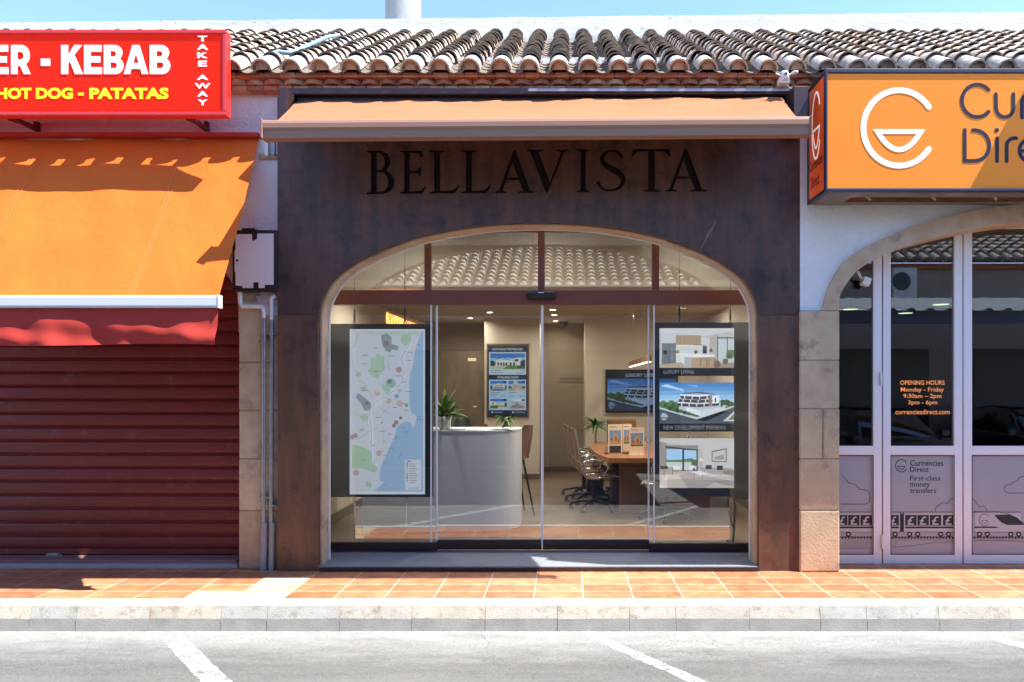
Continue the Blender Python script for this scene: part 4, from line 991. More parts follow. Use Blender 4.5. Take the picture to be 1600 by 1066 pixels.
def clip_ribbon(b, pts, l0, l1, wd, m, yy):
    seg = []
    for p in pts:
        if X(l0,yo) <= p[0] <= X(l1,yo): seg.append(p)
        else:
            if len(seg) > 1: b.ribbon(seg, wd, yy, m, caps=False)
            seg = []
    if len(seg) > 1: b.ribbon(seg, wd, yy, m, caps=False)
def dense(pts, closed=False, st=.008):
    out = []
    for i in range(len(pts)-1):
        a, c = Vector(pts[i]), Vector(pts[i+1]); n = max(1,int((c-a).length/st))
        for j in range(n): out.append(tuple(a+(c-a)*j/n))
    out.append(tuple(pts[-1])); return out
def bumps(cs):   # cloud outline: arcs through the corner list
    out = []
    for (ax,ay),(bx_,by),h in cs:
        for i in range(9):
            t = i/8; mx, my = ax+(bx_-ax)*t, ay+(by-ay)*t; L = math.hypot(bx_-ax,by-ay) or 1
            out.append(UV(mx+(by-ay)/L*h*math.sin(math.pi*t), my-(bx_-ax)/L*h*math.sin(math.pi*t)))
    return out
cloud1 = bumps([((0,255),(130,330),28),((130,330),(215,378),16),((215,378),(300,470),40),((300,470),(245,497),10),((245,497),(0,497),0)])
cloud2 = bumps([((820,555),(850,505),12),((850,505),(912,495),16),((912,495),(990,452),18),((990,452),(1170,518),45),((1170,518),(1230,553),20)])
cloud3 = bumps([((1400,408),(1410,342),-30 if False else 32)]) 
cloud3 = [UV(u,v) for u,v in smooth_pts([(1523,408),(1400,408),(1368,385),(1372,355),(1400,340),(1420,342),(1435,325),(1468,315),(1480,290),(1523,276),(1600,262),(1700,300)],4)]
ZV = lambda v: Z(690+v/5.077, yo); XU = lambda u: X(1300+u/5.077, yo)
def train(D, l0, l1, ul, ur, yy=yo):
    """the drawing as it falls on one pane; ul..ur the pane in drawing units"""
    b = MB(); cr = lambda a, c: (max(XU(a), XU(ul)), min(XU(c), XU(ur)))
    def rc(a, c, v0, v1, m, lay=0):
        p, q = cr(a, c)
        if q-p > .002: b.rect(p, q, ZV(v1), ZV(v0), yy-lay*.0004, m)
    rc(-200, 1800, 555, 745, M['frost_lt'] if False else M['frost_lt'], 0) if False else None
    # carriages
    for (a, c) in ((-420,545),(565,1500)):
        rc(a,c,558,718,M['frost_lt'],1)
        for v in (558,565,718): rc(a,c,v-1.6,v+1.6,M['print'],2)
        if c == 545: rc(540,548,558,718,M['print'],2)
        if a == 565: rc(562,570,558,718,M['print'],2)
        if c != 1500 or ul < 1100: rc(a+15, c-15, 674, 689, M['print'], 2)
    rc(545,565,575,715,M['print'],2)
    wins = [(30,122),(128,218),(225,318),(435,531)] if ul < 400 or ul < 560 else []
    for a, c in ((-62,28),(34,122),(128,218),(225,318),(330,425),(435,530),(580,671),(677,768),(775,866),(880,970),(975,1060)):
        if a > 1050 or (ul > 1100): continue
        rc(a,c,583,667,M['print'],2)
        g0, g1 = XU(a+18), XU(c-20)
        if g0 > XU(ul) and g1 < XU(ur): b.text('\u00a3', (g0,g1,ZV(662),ZV(594)), yy-.0014, M['frost_lt'], .015)
        elif g0 < XU(ul)+.001 and g1 < XU(ur) and g1 > XU(ul)+.004:   # the pane edge hides the left part of the sign
            b.text('\u00a3', (XU(ul)+.001,g1,ZV(662),ZV(594)), yy-.0014, M['frost_lt'], .015)
    if ul > 1000:   # the pointed head of the train
        pt = [UV(1128,553),UV(1310,553),UV(1400,575),UV(1470,610),UV(1540,665),UV(1560,700),UV(1540,718),UV(1128,718)]
        b.poly([pt], yy-.0006, M['frost_lt'])
        b.ribbon(pt, .004, yy-.001, M['print'], closed=True, caps=False)
        b.poly([[UV(1285,583),UV(1410,578),UV(1470,605),UV(1530,662),UV(1385,662),UV(1340,640),UV(1310,610)]], yy-.0012, M['print'])
        b.poly([[UV(1128,674),UV(1290,674),UV(1325,683),UV(1290,686),UV(1128,686)]], yy-.0012, M['print'])
        c = UV(1210,622); logo(b, c[0], c[1], .054, .005, yy-.0012, M['print'])
    for cxw in (62,130,312,500,616,680,862,924,1170,1232,1418,1480):
        for r, m, l in ((21,M['print'],3),(9,M['frost_lt'],4)):
            if XU(cxw-r) > XU(ul) and XU(cxw+r) < XU(ur):
                b.poly([[UV(cxw+r*math.cos(math.radians(t)), 735+ r*math.sin(math.radians(t))) for t in range(0,360,15)]], yy-.0004*l, m)
    rc(-200,1800,754,760,M['print'],3)
    u = -200
    while u < 1800: rc(u,u+13,760,771,M['print'],3); u += 25
    clip_ribbon(b, dense([UV(-200,850),UV(400,845),UV(600,830),UV(800,805),UV(980,793),UV(1200,785),UV(1400,788),UV(1800,820)]), l0, l1, .0035, M['print_grey'], yy-.0012)
    u = -200
    while u < 1800:      # fine diagonal hatching under the rails
        top_ = 775; bot = 842 if u < 500 else 790
        p0_, p1_ = UV(u,bot), UV(u+(bot-top_)*.8,top_)
        if p0_[0] > XU(ul) and p1_[0] < XU(ur): b.ribbon([p0_,p1_], .0016, yy-.0003, M['print_grey'], caps=False)
        u += 14
    for c_ in (cloud1, cloud2, cloud3): clip_ribbon(b, dense(c_), l0, l1, .0045, M['print'], yy-.0009)
    b.build('train_print', D)
train(dA, 1313, 1364, 62, 322)
train(dB, 1392.5, 1490.5, 471, 968)
train(dC, 1519.5, 1627.5, 1117, 1660)
# dark shop behind the doors
cr_ = thing('currency_office', 'dim office behind the white folding doors', 'room', (4.5,3,0))
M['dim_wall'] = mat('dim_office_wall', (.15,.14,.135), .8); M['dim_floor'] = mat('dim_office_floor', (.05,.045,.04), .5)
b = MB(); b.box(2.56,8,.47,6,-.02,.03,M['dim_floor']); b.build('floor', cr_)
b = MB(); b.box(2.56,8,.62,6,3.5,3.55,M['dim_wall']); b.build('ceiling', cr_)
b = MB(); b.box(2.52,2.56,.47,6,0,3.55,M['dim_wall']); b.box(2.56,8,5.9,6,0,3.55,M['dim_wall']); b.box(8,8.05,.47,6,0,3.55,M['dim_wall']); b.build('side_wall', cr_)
for i,(px_,py_2,yy) in enumerate(((1329,483.5,3.1),(1415,489.5,3.4),(1470,476,2.6))):
    t = thing('downlight', ['left one of the lit oval ceiling lights in the currency office','lowest of the lit oval ceiling lights in the currency office','right one of the lit oval ceiling lights in the currency office'][i], 'ceiling light', (X(px_,yy),yy,Z(py_2,yy)), group='office ceiling lights')
    m = MB(); c=(X(px_,yy),yy,Z(py_2,yy)); m.lathe([(.10,0),(.10,.02)],c,M['white_pvc']); m.build('trim_ring', t)
    m = MB(); m.lathe([(.001,-.001),(.095,-.001)],c,mat('greenish_lit_lamp',(.75,1,.45),emit=.9)); m.build('lamp_lens', t)
    m = MB(); m.tube([(c[0],c[1],c[2]+.02),(c[0],c[1],3.5)],.006,M['plastic_black']); m.build('cord', t)
# small white box lamp tucked under the arch
fl_ = thing('arch_floodlight', 'small white floodlight on a bracket under the left end of the stone arch', 'lamp', (X(1350,.2),.2,Z(432,.2)))
y=.17; b = MB(); b.box(X(1349,y),X(1361,y),y,y+.08,Z(446,y),Z(433,y),M['white_pvc'],rot=Matrix.Rotation(math.radians(20),3,'Y'),b=.006); b.build('lamp_head', fl_)
b = MB(); b.tube([(X(1350,y),y+.04,Z(436,y)),(X(1346,y),y+.04,Z(430,y)),(X(1343,y),y+.04,Z(423,y))],.014,M['white_pvc']); b.build('bracket', fl_)

# ================================================================ shop window displays
def U2(x0p, x1p, c0, c1, y): return X(x0p,y), X(x1p,y), Z(c1,y), Z(c0,y)
wy = .80
mp_ = thing('map_display', 'tall framed coastal map hanging in the left shop window', 'map', (X(605,wy),wy,1.4))
b = MB(); b.box(X(514,wy),X(676,wy),wy,wy+.05,Z(777,wy),Z(506,wy),M['dark_panel'],b=.006); b.build('panel', mp_)
b = MB()
def mq(pts, col, lay, e=0):
    """polygon given in pixels of the enlarged map, laid on the paper"""
    y_ = wy-.002-lay*.0008; col = tuple(int(c*.72+v*.28) for c,v in zip(col,(228,230,236)))
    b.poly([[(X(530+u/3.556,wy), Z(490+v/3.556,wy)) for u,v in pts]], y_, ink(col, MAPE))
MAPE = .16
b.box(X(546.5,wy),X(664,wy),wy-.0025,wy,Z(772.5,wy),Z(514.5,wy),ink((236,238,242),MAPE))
mq([(62,95),(468,95),(468,990),(62,990)],(222,222,228),1)
mq([(110,98),(445,98),(438,125),(400,118),(330,125),(250,112),(180,120),(140,108)],(196,214,190),2)
sea = smooth_pts([(458,98),(440,150),(428,190),(418,230),(410,290),(396,330),(390,380),(392,440),(390,500),(398,540),(415,560),(430,572),(425,600),(408,640),(400,610),(370,600),(340,615),(318,640),(312,680),(290,720),(272,760),(258,800),(240,830),(225,880),(228,930),(246,935),(215,970),(195,988)],3)
mq(sea+[(468,990),(468,98)],(150,188,220),2)
mq([(232,120),(265,110),(292,130),(290,185),(262,210),(240,180)],(128,146,144),3); mq([(285,168),(332,182),(325,205),(292,200),(282,218),(262,205)],(125,140,142),3.5); mq([(245,160),(270,150),(280,175),(255,185)],(120,88,86),4)
mq([(212,222),(255,240),(248,275),(258,300),(232,335),(215,365),(180,345),(160,320),(178,290),(172,250),(200,245)],(176,208,165),3)
mq([(345,120),(375,115),(398,125),(395,165),(365,180),(342,160)],(176,208,165),3)
mq([(258,375),(300,360),(318,390),(300,415),(262,405)],(150,188,150),3); mq([(225,380),(255,400),(290,425),(270,458),(245,420)],(176,208,165),3)
mq([(105,440),(145,470),(180,500),(172,540),(140,540),(125,505),(92,465)],(140,142,152),3)
mq([(115,558),(165,560),(160,598),(125,592)],(176,208,165),3); mq([(60,680),(98,662),(104,685),(66,700)],(168,120,126),3)
mq([(75,725),(130,740),(178,770),(180,820),(215,860),(200,885),(150,865),(70,860)],(170,206,160),3)
mq([(148,930),(185,945),(175,968),(150,958)],(160,196,165),3); mq([(240,700),(262,710),(250,722)],(176,208,165),3); mq([(365,498),(385,500),(382,520),(366,518)],(120,160,130),3.2)
for u,v,r,c in ((332,312,17,(200,130,130)),(332,312,9,(170,90,95)),(111,338,14,(214,190,160)),(135,420,16,(205,175,145)),(212,442,17,(220,196,165)),(275,487,16,(208,178,150)),(336,500,20,(214,180,160)),(336,498,9,(130,90,85)),(320,460,13,(110,160,195)),(335,428,12,(210,185,165)),(154,498,11,(90,92,100)),(280,377,13,(80,120,95)),(342,580,9,(110,95,95)),(318,605,12,(150,110,110)),(305,622,11,(160,90,95)),(221,778,16,(200,170,140)),(94,884,17,(190,150,155)),(237,607,5,(80,80,86))):
    mq([(u+r*math.cos(math.radians(t)), v+r*math.sin(math.radians(t))) for t in range(0,360,24)], c, 4+r*.01)
def mline(pts, wd, col, lay):
    b.ribbon([(X(530+u/3.556,wy), Z(490+v/3.556,wy)) for u,v in smooth_pts(pts,4)], wd, wy-.002-lay*.0008, ink(col,MAPE), caps=False)
mline([(395,98),(400,150),(375,200),(350,240),(345,260),(362,300),(355,350),(340,395),(290,440),(265,465),(215,485),(185,520),(170,560),(180,640),(182,740),(180,830),(160,880)],.012,(250,250,250),4.6)
mline([(395,98),(400,150),(375,200),(350,240),(345,260),(362,300),(355,350),(340,395),(290,440),(265,465),(215,485),(185,520),(170,560),(180,640),(182,740),(180,830),(160,880)],.005,(96,100,110),5)
mline([(60,200),(80,240),(75,280),(100,330),(108,370),(140,390),(165,430),(190,470)],.004,(170,172,180),4.3)
mline([(60,700),(110,695),(160,660),(215,630)],.004,(150,152,160),4.3); mline([(120,100),(100,130),(85,180),(62,195)],.003,(150,152,160),4.3)
mline([(62,540),(100,560),(140,600),(180,640)],.003,(165,168,175),4.3); mline([(330,810),(352,758)],.003,(110,120,135),4.3); mline([(268,260),(275,300),(290,320)],.003,(150,152,160),4.3)
mline([(200,580),(240,560),(260,530),(300,560),(330,540)],.003,(185,188,195),4.3); mline([(222,520),(280,560)],.003,(120,122,130),4.4)
rr = random.Random(5)
for u,v in ((192,190),(130,230),(125,278),(270,234),(318,345),(380,213),(378,258),(345,378),(372,432),(205,575),(225,652),(270,668),(305,680),(306,692),(278,748),(245,830),(245,948),(430,170),(435,570),(435,588),(342,632),(365,656),(115,640),(180,730),(215,762),(90,340),(350,500),(130,425),(250,785),(205,442),(188,320),(120,812),(300,520),(356,536),(110,650)):
    wd_ = rr.uniform(12,22); mq([(u,v),(u+wd_*1.5,v),(u+wd_*1.5,v+4),(u,v+4)],(120,122,132),4.8)
mq([(366,812),(456,812),(456,980),(366,980)],(226,228,234),4)
for k in range(9):
    v = 836+k*13; mq([(379+5*math.cos(math.radians(t)),v+5*math.sin(math.radians(t))) for t in range(0,360,45)],[(90,92,98),(130,134,140),(190,160,160),(200,205,210),(120,150,130),(80,84,90),(80,84,90),(150,154,160),(210,212,216)][k],4.5); mq([(390,v-2),(390+28+ (k*7)%18,v-2),(390+28+(k*7)%18,v+2),(390,v+2)],(130,132,140),4.5)
mq([(376,818),(400,818),(400,824),(376,824)],(90,92,100),4.5); mq([(385,968),(445,968),(445,971),(385,971)],(120,122,130),4.5)
b.build('map_sheet', mp_)
def hang(px_, py_top, py_a, py_b, y, parent, chain=True, m=None):
    b = MB(); x = X(px_,y); b.tube([(x,y+.02,Z(py_b,y)),(x,y+.02,3.5)], .004, m or M['plastic_black'], n=6); b.build('hanging_wire', parent)
    b = MB(); b.tube([(x,y+.02,Z(py_b-4,y)),(x,y+.02,Z(py_b-22,y))], .011, M['plastic_black'], n=8)
    b.tube([(x+.014*math.cos(t*.785),y+.02,Z(py_b-2,y)+.018*math.sin(t*.785)) for t in range(8)], .004, M['chrome'], n=6, closed=True); b.build('hook', parent)
hang(553,340,0,506,wy,mp_); hang(632,340,0,506,wy,mp_)
def tie(px_, y, pt, parent):
    b = MB(); x = X(px_,y); b.tube([(x,y+.02,Z(pt,y)),(x,y+.02,FL+.002)], .003, M['chrome'], n=6); b.build('floor_wire', parent)
    b = MB(); b.tube([(x,y+.02,Z(pt+8,y)),(x,y+.02,Z(pt+30,y))], [.010,.010], M['chrome'], n=8)
    b.tube([(x+.014*math.cos(t*.785),y+.02,Z(pt+3,y)+.02*math.sin(t*.785)) for t in range(8)], .004, M['chrome'], n=6, closed=True); b.build('turnbuckle', parent)
tie(553,wy,778,mp_); tie(634,wy,778,mp_)
pd_ = thing('property_display', 'dark hanging display with three property pictures in the right shop window', 'display', (X(1090,wy),wy,1.4))
b = MB(); b.box(X(1147,wy),X(1190,wy),wy-.03,wy+.03,Z(780,wy),Z(504,wy),M['dark_panel'],b=.004); b.box(X(1022,wy),X(1030,wy),wy,wy+.03,Z(776,wy),Z(504,wy),M['slate'])
b.box(X(1030,wy),X(1147,wy),wy,wy+.03,Z(513,wy),Z(504,wy),M['slate']); b.box(X(1030,wy),X(1147,wy),wy,wy+.03,Z(776,wy),Z(763,wy),M['slate']); b.build('panel_frame', pd_)
hang(1062,340,0,504,wy,pd_); hang(1142,340,0,504,wy,pd_)
class Pic:
    """one printed picture: polygons in its own 0-1 coordinates, u to the right and v upwards"""
    def __init__(s, x0, x1, z0, z1, y, fn): s.b = MB(); s.r = (x0,x1,z0,z1); s.y = y; s.k = 0; s.fn = fn
    def p(s, pts, col, lay=None):
        s.k += 1; x0,x1,z0,z1 = s.r
        s.b.poly([[(x0+min(1,max(0,u))*(x1-x0), z0+min(1,max(0,v))*(z1-z0)) for u,v in pts]], s.y-.0003-.00012*s.k, s.fn(*col)); return s
    def r_(s, u0,u1,v0,v1,col): return s.p([(u0,v0),(u1,v0),(u1,v1),(u0,v1)], col)
    def blob(s, u, v, r, col, n=9, seed=0):
        q = random.Random(seed+int(u*100)); asp = (s.r[1]-s.r[0])/(s.r[3]-s.r[2])
        return s.p([(u+r*q.uniform(.75,1.2)*math.cos(6.283*i/n), v+r*asp*q.uniform(.7,1.2)*math.sin(6.283*i/n)) for i in range(n)], col)
    def build(s, name, parent, **k): return s.b.build(name, parent, **k)
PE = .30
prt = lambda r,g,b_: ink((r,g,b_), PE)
def kitchen(P):
    P.r_(0,1,0,1,(196,192,190)); P.p([(0,1),(1,1),(1,.93),(.62,.80),(0,.90)],(214,210,208)); P.r_(.02,.22,.30,.88,(205,204,204)); P.r_(.22,.56,.58,.82,(176,152,124)); 
    for i in range(5): P.r_(.28+i*.055,.283+i*.055,.58,.82,(140,118,94))
    P.r_(.22,.56,.54,.58,(236,222,196)); P.r_(.22,.56,.36,.54,(212,210,208)); P.r_(.22,.58,.10,.36,(222,220,218)); P.r_(.22,.58,.34,.36,(240,240,240))
    P.r_(.03,.22,.06,.62,(120,122,126)); P.r_(.125,.13,.06,.62,(70,72,76)); P.r_(.05,.10,.34,.44,(60,62,66)); P.r_(.165,.17,.2,.5,(180,182,186))
    P.r_(.56,.67,.26,.76,(214,212,210)); P.r_(.58,.635,.36,.55,(52,52,56)); P.r_(.585,.63,.45,.53,(90,92,98)); P.p([(.67,.8),(.78,.86),(.78,.14),(.67,.22)],(186,178,170))
    P.r_(.78,1,.14,.78,(200,206,204)); P.r_(.775,.785,.1,.8,(60,60,62)); P.r_(.905,.915,.1,.8,(66,66,68)); P.r_(.78,1,.74,.77,(60,60,62)); P.blob(.95,.36,.07,(110,128,96)); P.blob(.93,.30,.04,(84,104,74))
    P.p([(0,.08),(.3,.14),(.35,0),(0,0)],(188,166,140)); P.p([(.75,.14),(1,.14),(1,0),(.4,0)],(184,166,146))
    P.p([(.33,.30),(.74,.34),(.74,.28),(.45,.26),(.33,.27)],(236,234,232)); P.r_(.33,.43,.0,.28,(184,182,180)); P.p([(.43,0),(.43,.26),(.74,.28),(.74,.04),(.70,0)],(186,158,126))
    for u in (.55,.66): P.r_(u,u+.09,.20,.25,(170,150,128)); P.r_(u,u+.008,.03,.22,(90,72,58)); P.r_(u+.08,u+.088,.03,.22,(90,72,58))
    P.p([(.74,.06),(1,.12),(1,0),(.70,0)],(160,146,136)); P.blob(.77,.10,.05,(126,104,88)); P.blob(.88,.15,.045,(130,108,92)); P.blob(.49,.40,.03,(112,116,80)); P.blob(.69,.44,.025,(92,110,78)); P.blob(.24,.40,.025,(176,140,104))
    P.r_(.45,.62,.57,.58,(90,88,86)); P.r_(.49,.492,.58,.9,(110,108,106)); P.r_(.645,.647,.6,.86,(110,108,106))
def villa(P, n=0):
    for i,c in enumerate(((210,226,238),(188,214,236),(160,198,230),(128,178,222),(98,156,210),(80,140,200))): P.r_(0,1,.40+i*.1,.52+i*.1 if i<5 else 1,c)
    P.p([(0,.92),(.3,.80),(.34,.82),(.1,.96)],(196,214,232)); P.p([(.35,.95),(.5,.9),(.52,.92)],(190,210,232))
    P.r_(0,1,.30,.42,(96,112,82))
    for i in range(9): P.blob(.02+i*.035,.46+.03*math.sin(i*2),.045,((84,112,66),(104,130,84),(70,94,56))[i%3],seed=i)
    for i in range(6): P.blob(.82+i*.036,.48+.04*math.sin(i),.045,((84,106,64),(66,88,52))[i%2],seed=i+20)
    P.p([(0,.40),(.5,.08),(.62,.06),(1,.36),(1,0),(0,0)],(84,90,100)); P.p([(0,.36),(.50,.10),(1,.40),(1,.44),(.5,.16),(0,.42)],(206,208,208)); P.p([(0,.40),(.5,.155),(.5,.20),(.04,.42)],(96,128,80))
    P.p([(.26,.34),(.55,.20),(.82,.36),(.82,.52),(.26,.52)],(196,200,206))
    for j,(v,a,c) in enumerate(((.50,.24,.80),(.60,.26,.80),(.68,.28,.70))):
        P.p([(a,v-.07),(.52,v-.10),(c,v-.06),(c,v),(.52,v-.02),(a,v)],(72,66,68)); P.p([(a,v),(.52,v-.025),(c,v),(c,v+.035),(.52,v+.02),(a,v+.035)],(238,240,242))
        for k in range(5): P.r_(a+.05+k*.1,a+.065+k*.1,v-.08,v,(226,228,230))
    P.p([(.30,.72),(.52,.74),(.74,.70),(.74,.72),(.56,.78),(.30,.75)],(120,92,84)); P.r_(.66,.70,.42,.70,(150,124,112)); P.r_(.72,.80,.50,.68,(240,240,240)); P.r_(.74,.76,.52,.62,(80,84,92))
    P.p([(.36,.30),(.55,.18),(.55,.30),(.36,.40)],(232,234,236)); P.p([(.55,.18),(.88,.36),(.88,.42),(.55,.30)],(214,218,224))
    for i in range(6): P.blob(.14+i*.05,.36-.022*i,.03,((60,76,54),(84,104,66))[i%2],seed=i)
    P.blob(.06,.17,.05,(180,186,192)); P.r_(.02,.10,.12,.16,(120,126,134)); P.p([(.85,.06),(1,.30),(1,.06)],(206,208,208)); P.p([(.92,.09),(1,.24),(1,.10)],(96,122,78))
def living(P):
    P.r_(0,1,0,1,(196,190,186)); P.p([(0,1),(1,1),(1,.96),(.60,.78),(.0,.94)],(206,200,196)); P.p([(.58,.78),(1,.96),(1,.3),(.58,.4)],(206,202,200)); P.p([(0,.94),(.10,.90),(.10,.3),(0,.2)],(160,150,142))
    P.r_(.08,.52,.32,.86,(150,142,136)); P.r_(.095,.31,.36,.78,(170,206,236)); P.r_(.325,.50,.36,.76,(176,208,236)); P.r_(.095,.31,.36,.54,(206,212,210)); P.r_(.325,.5,.36,.54,(206,210,208)); P.r_(.095,.5,.52,.565,(110,136,96)); P.p([(.1,.56),(.3,.57),(.42,.60),(.5,.56)],(96,120,150))
    P.r_(.305,.33,.33,.80,(70,64,62)); P.p([(.08,.84),(.52,.77),(.52,.75),(.08,.81)],(62,58,58)); P.r_(.495,.51,.33,.76,(80,74,70)); P.blob(.46,.50,.04,(92,112,70)); P.r_(.40,.47,.36,.44,(232,232,232)); P.r_(.18,.28,.38,.44,(232,232,232))
    P.p([(0,.0),(.0,.30),(.3,.34),(.60,.32),(1,.12),(1,0)],(196,180,168)); P.p([(.26,.26),(.52,.30),(.80,.16),(.62,0),(.38,0)],(168,154,148)); P.p([(.02,.12),(.12,.30),(.10,.0),(.0,.0)],(214,204,196))
    P.p([(.0,.42),(.17,.42),(.17,.28),(.0,.26)],(178,170,160)); P.r_(.01,.11,.38,.44,(72,68,60)); P.r_(.055,.065,.26,.42,(150,112,80)); P.r_(.17,.18,.26,.42,(150,112,80))
    P.p([(.56,.42),(.98,.40),(1,.30),(.78,.26),(.55,.34)],(176,168,164)); P.r_(.62,.70,.38,.46,(74,70,64)); P.r_(.77,.85,.36,.45,(70,66,62)); P.p([(.85,.36),(1,.36),(1,.24),(.86,.28)],(150,134,122))
    P.p([(.40,.33),(.52,.34),(.66,.29),(.56,.25)],(230,228,226)); P.r_(.46,.47,.18,.28,(110,100,94)); P.r_(.57,.58,.2,.27,(110,100,94)); P.blob(.46,.37,.02,(90,90,80))
    P.p([(.69,.22),(.84,.28),(1,.25),(1,.06),(.72,.10)],(186,178,174)); P.p([(.69,.22),(1,.14),(1,.02),(.70,.12)],(160,150,146)); P.p([(.70,.74),(.90,.80),(.90,.52),(.70,.53)],(64,60,62)); P.p([(.71,.725),(.89,.78),(.89,.535),(.71,.545)],(206,202,198)); P.p([(.73,.62),(.86,.68),(.87,.57),(.74,.57)],(170,160,150)); P.r_(.54,.57,.54,.60,(246,226,190)); P.r_(.553,.557,.38,.54,(90,80,70))
yq = wy-.004
def disp(c0, c1, cap, fnc, lab):
    d = MB(); d.box(X(1030.5,wy),X(1146.8,wy),wy-.002,wy+.025,Z(cap or c1,wy),Z(c0,wy),M['slate']); bd = d.build('picture_panel', pd_, label=lab)
    P = Pic(X(1030.5,yq),X(1146.8,yq),Z(c1,yq),Z(c0,yq),yq,prt); fnc(P); P.build('picture', bd); return bd
k1 = disp(513,575,587.5,kitchen,'panel with a white kitchen, captioned luxury living')
k2 = disp(598,662,674.5,villa,'panel with a white apartment block, captioned new development previews')
k3 = disp(685,762.5,None,living,'panel with a living room')
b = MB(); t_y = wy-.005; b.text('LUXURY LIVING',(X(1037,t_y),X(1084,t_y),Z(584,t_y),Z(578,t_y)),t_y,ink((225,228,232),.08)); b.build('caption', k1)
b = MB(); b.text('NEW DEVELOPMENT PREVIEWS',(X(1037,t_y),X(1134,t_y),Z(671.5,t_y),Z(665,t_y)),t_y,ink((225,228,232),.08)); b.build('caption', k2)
# weighted foot of the display wires
ft = thing('floor_weight', 'small black floor plate holding a leaning black cable, right end of the shop window', 'weight', (X(1150,.95),.95,FL))
b = MB(); b.box(X(1138,.95),X(1163,.95),.80,1.05,FL+.001,FL+.02,M['plastic_black'],b=.006); b.build('plate', ft)
b = MB(); b.tube([(X(1145,.95),.93,FL+.02),(X(1148,.95),.93,.45),(X(1139,.95),.93,.75)],.012,M['plastic_black']); b.tube([(X(1138,.9),.92,.75),(X(1138,.9),.92,.42),(X(1147,.9),.93,.2)],.008,M['leather_brown']); b.build('cable', ft)
# ================================================================ furniture of the agency
rd = thing('reception_desk', 'white lacquered reception desk with a rounded end', 'desk', (-1.3,1.9,FL))
def desk_outline(x0, x1, y0, y1, r, n=14):
    o = [(x0,y0)]
    for i in range(n+1): a = math.radians(-90+90*i/n); o.append((x1-r+r*math.cos(a), y0+r+r*math.sin(a)))
    return o + [(x1,y1),(x0,y1)]
def prism(b, o, z0, z1, m):
    n = len(o); b.add([(p[0],p[1],z0) for p in o]+[(p[0],p[1],z1) for p in o], [tuple(range(n))[::-1],tuple(range(n,2*n))]+[(i,(i+1)%n,n+(i+1)%n,n+i) for i in range(n)], m); return b
dx1 = X(813,1.95)
zd = Z(672.5,1.6)
b = MB(); prism(b, desk_outline(-2.3,dx1,1.56,2.25,.42), FL+.001, zd-.02, M['desk']); b.build('body', rd)
b = MB(); prism(b, desk_outline(-2.3,dx1+.004,1.552,2.26,.42), zd-.018, zd, M['desk']); b.build('counter_top', rd)
def plant(name, lab, px_, y, z0, pot, n, L, lm, up=.8, wd=.05, seed=1, curl=.5):
    x = X(px_,y); t = thing(name, lab, 'plant', (x,y,z0))
    if pot:
        r, h, m = pot; b = MB(); b.lathe([(.001,.001),(r*.78,.001),(r,h),(r*.9,h),(r*.86,h-.02),(.001,h-.02)],(x,y,z0),m,n=22); b.build('pot', t); zs = z0+h-.02
    else: zs = z0
    b = MB(); rr = random.Random(seed)
    for i in range(n):
        a = rr.uniform(0,6.28); el = rr.uniform(.25,1.25)*up; l = L*rr.uniform(.6,1.1); w0 = wd*rr.uniform(.7,1.1); K = 6
        d = Vector((math.cos(a),math.sin(a),0)); sd_ = Vector((-math.sin(a),math.cos(a),0)); p = Vector((x,y,zs)); vs = []
        ang = el
        for k in range(K+1):
            f = k/K; wv = w0*math.sin(math.pi*min(1,.12+f*.88))**.8
            vs += [p+sd_*wv/2+Vector((0,0,.25*wv)), p, p-sd_*wv/2+Vector((0,0,.25*wv))]
            ang -= curl*rr.uniform(.8,1.2)/K*2; p = p + (d*math.cos(ang)+Vector((0,0,math.sin(ang))))*l/K
        fs = []
        for k in range(K): o = 3*k; fs += [(o,o+1,o+4,o+3),(o+1,o+2,o+5,o+4)]
        b.add(vs, fs, rr.choice(lm), True)
    b.build('foliage', t); return t
plant('potted_plant','broad-leaved plant in a white pot at the left of the reception desk',695,1.68,zd,(.080,.155,M['pot']),60,.34,[M['leaf'],M['leaf2'],M['leaf'],M['leaf'],M['leaf_pale']],1.7,.055,3,.45)
plant('potted_plant','small spiky plant in a brown pot on the desk before the portrait screen',790,2.1,zd,(.045,.10,M['pot_dark']),40,.17,[M['leaf'],M['leaf2']],1.1,.022,5,.9)
t = thing('open_brochure','open white brochure lying on the reception desk','brochure',(X(782,1.75),1.75,zd))
b = MB()
for s_ in (-1,1):
    vs = []; xc = X(784,1.75)
    for i in range(9): f=i/8; vs += [(xc+s_*f*.13,1.66,zd+.003+.028*math.sin(math.pi*min(1,f*1.1+.08))*(1-f*.6)),(xc+s_*f*.13,1.86,zd+.003+.028*math.sin(math.pi*min(1,f*1.1+.08))*(1-f*.6))]
    b.add(vs,[(2*i,2*i+2,2*i+3,2*i+1) for i in range(8)],M['paper'],True)
b.build('pages', t)
t = thing('flat_leaflets','flat white leaflets beside the open brochure on the desk','leaflets',(X(745,1.75),1.75,zd)); b = MB(); b.box(X(702,1.75),X(730,1.75),1.62,1.80,zd+.001,zd+.012,M['paper'],b=.002); b.box(X(733,1.75),X(757,1.75),1.62,1.83,zd+.001,zd+.008,M['paper'],b=.002); b.build('paper_stack', t)
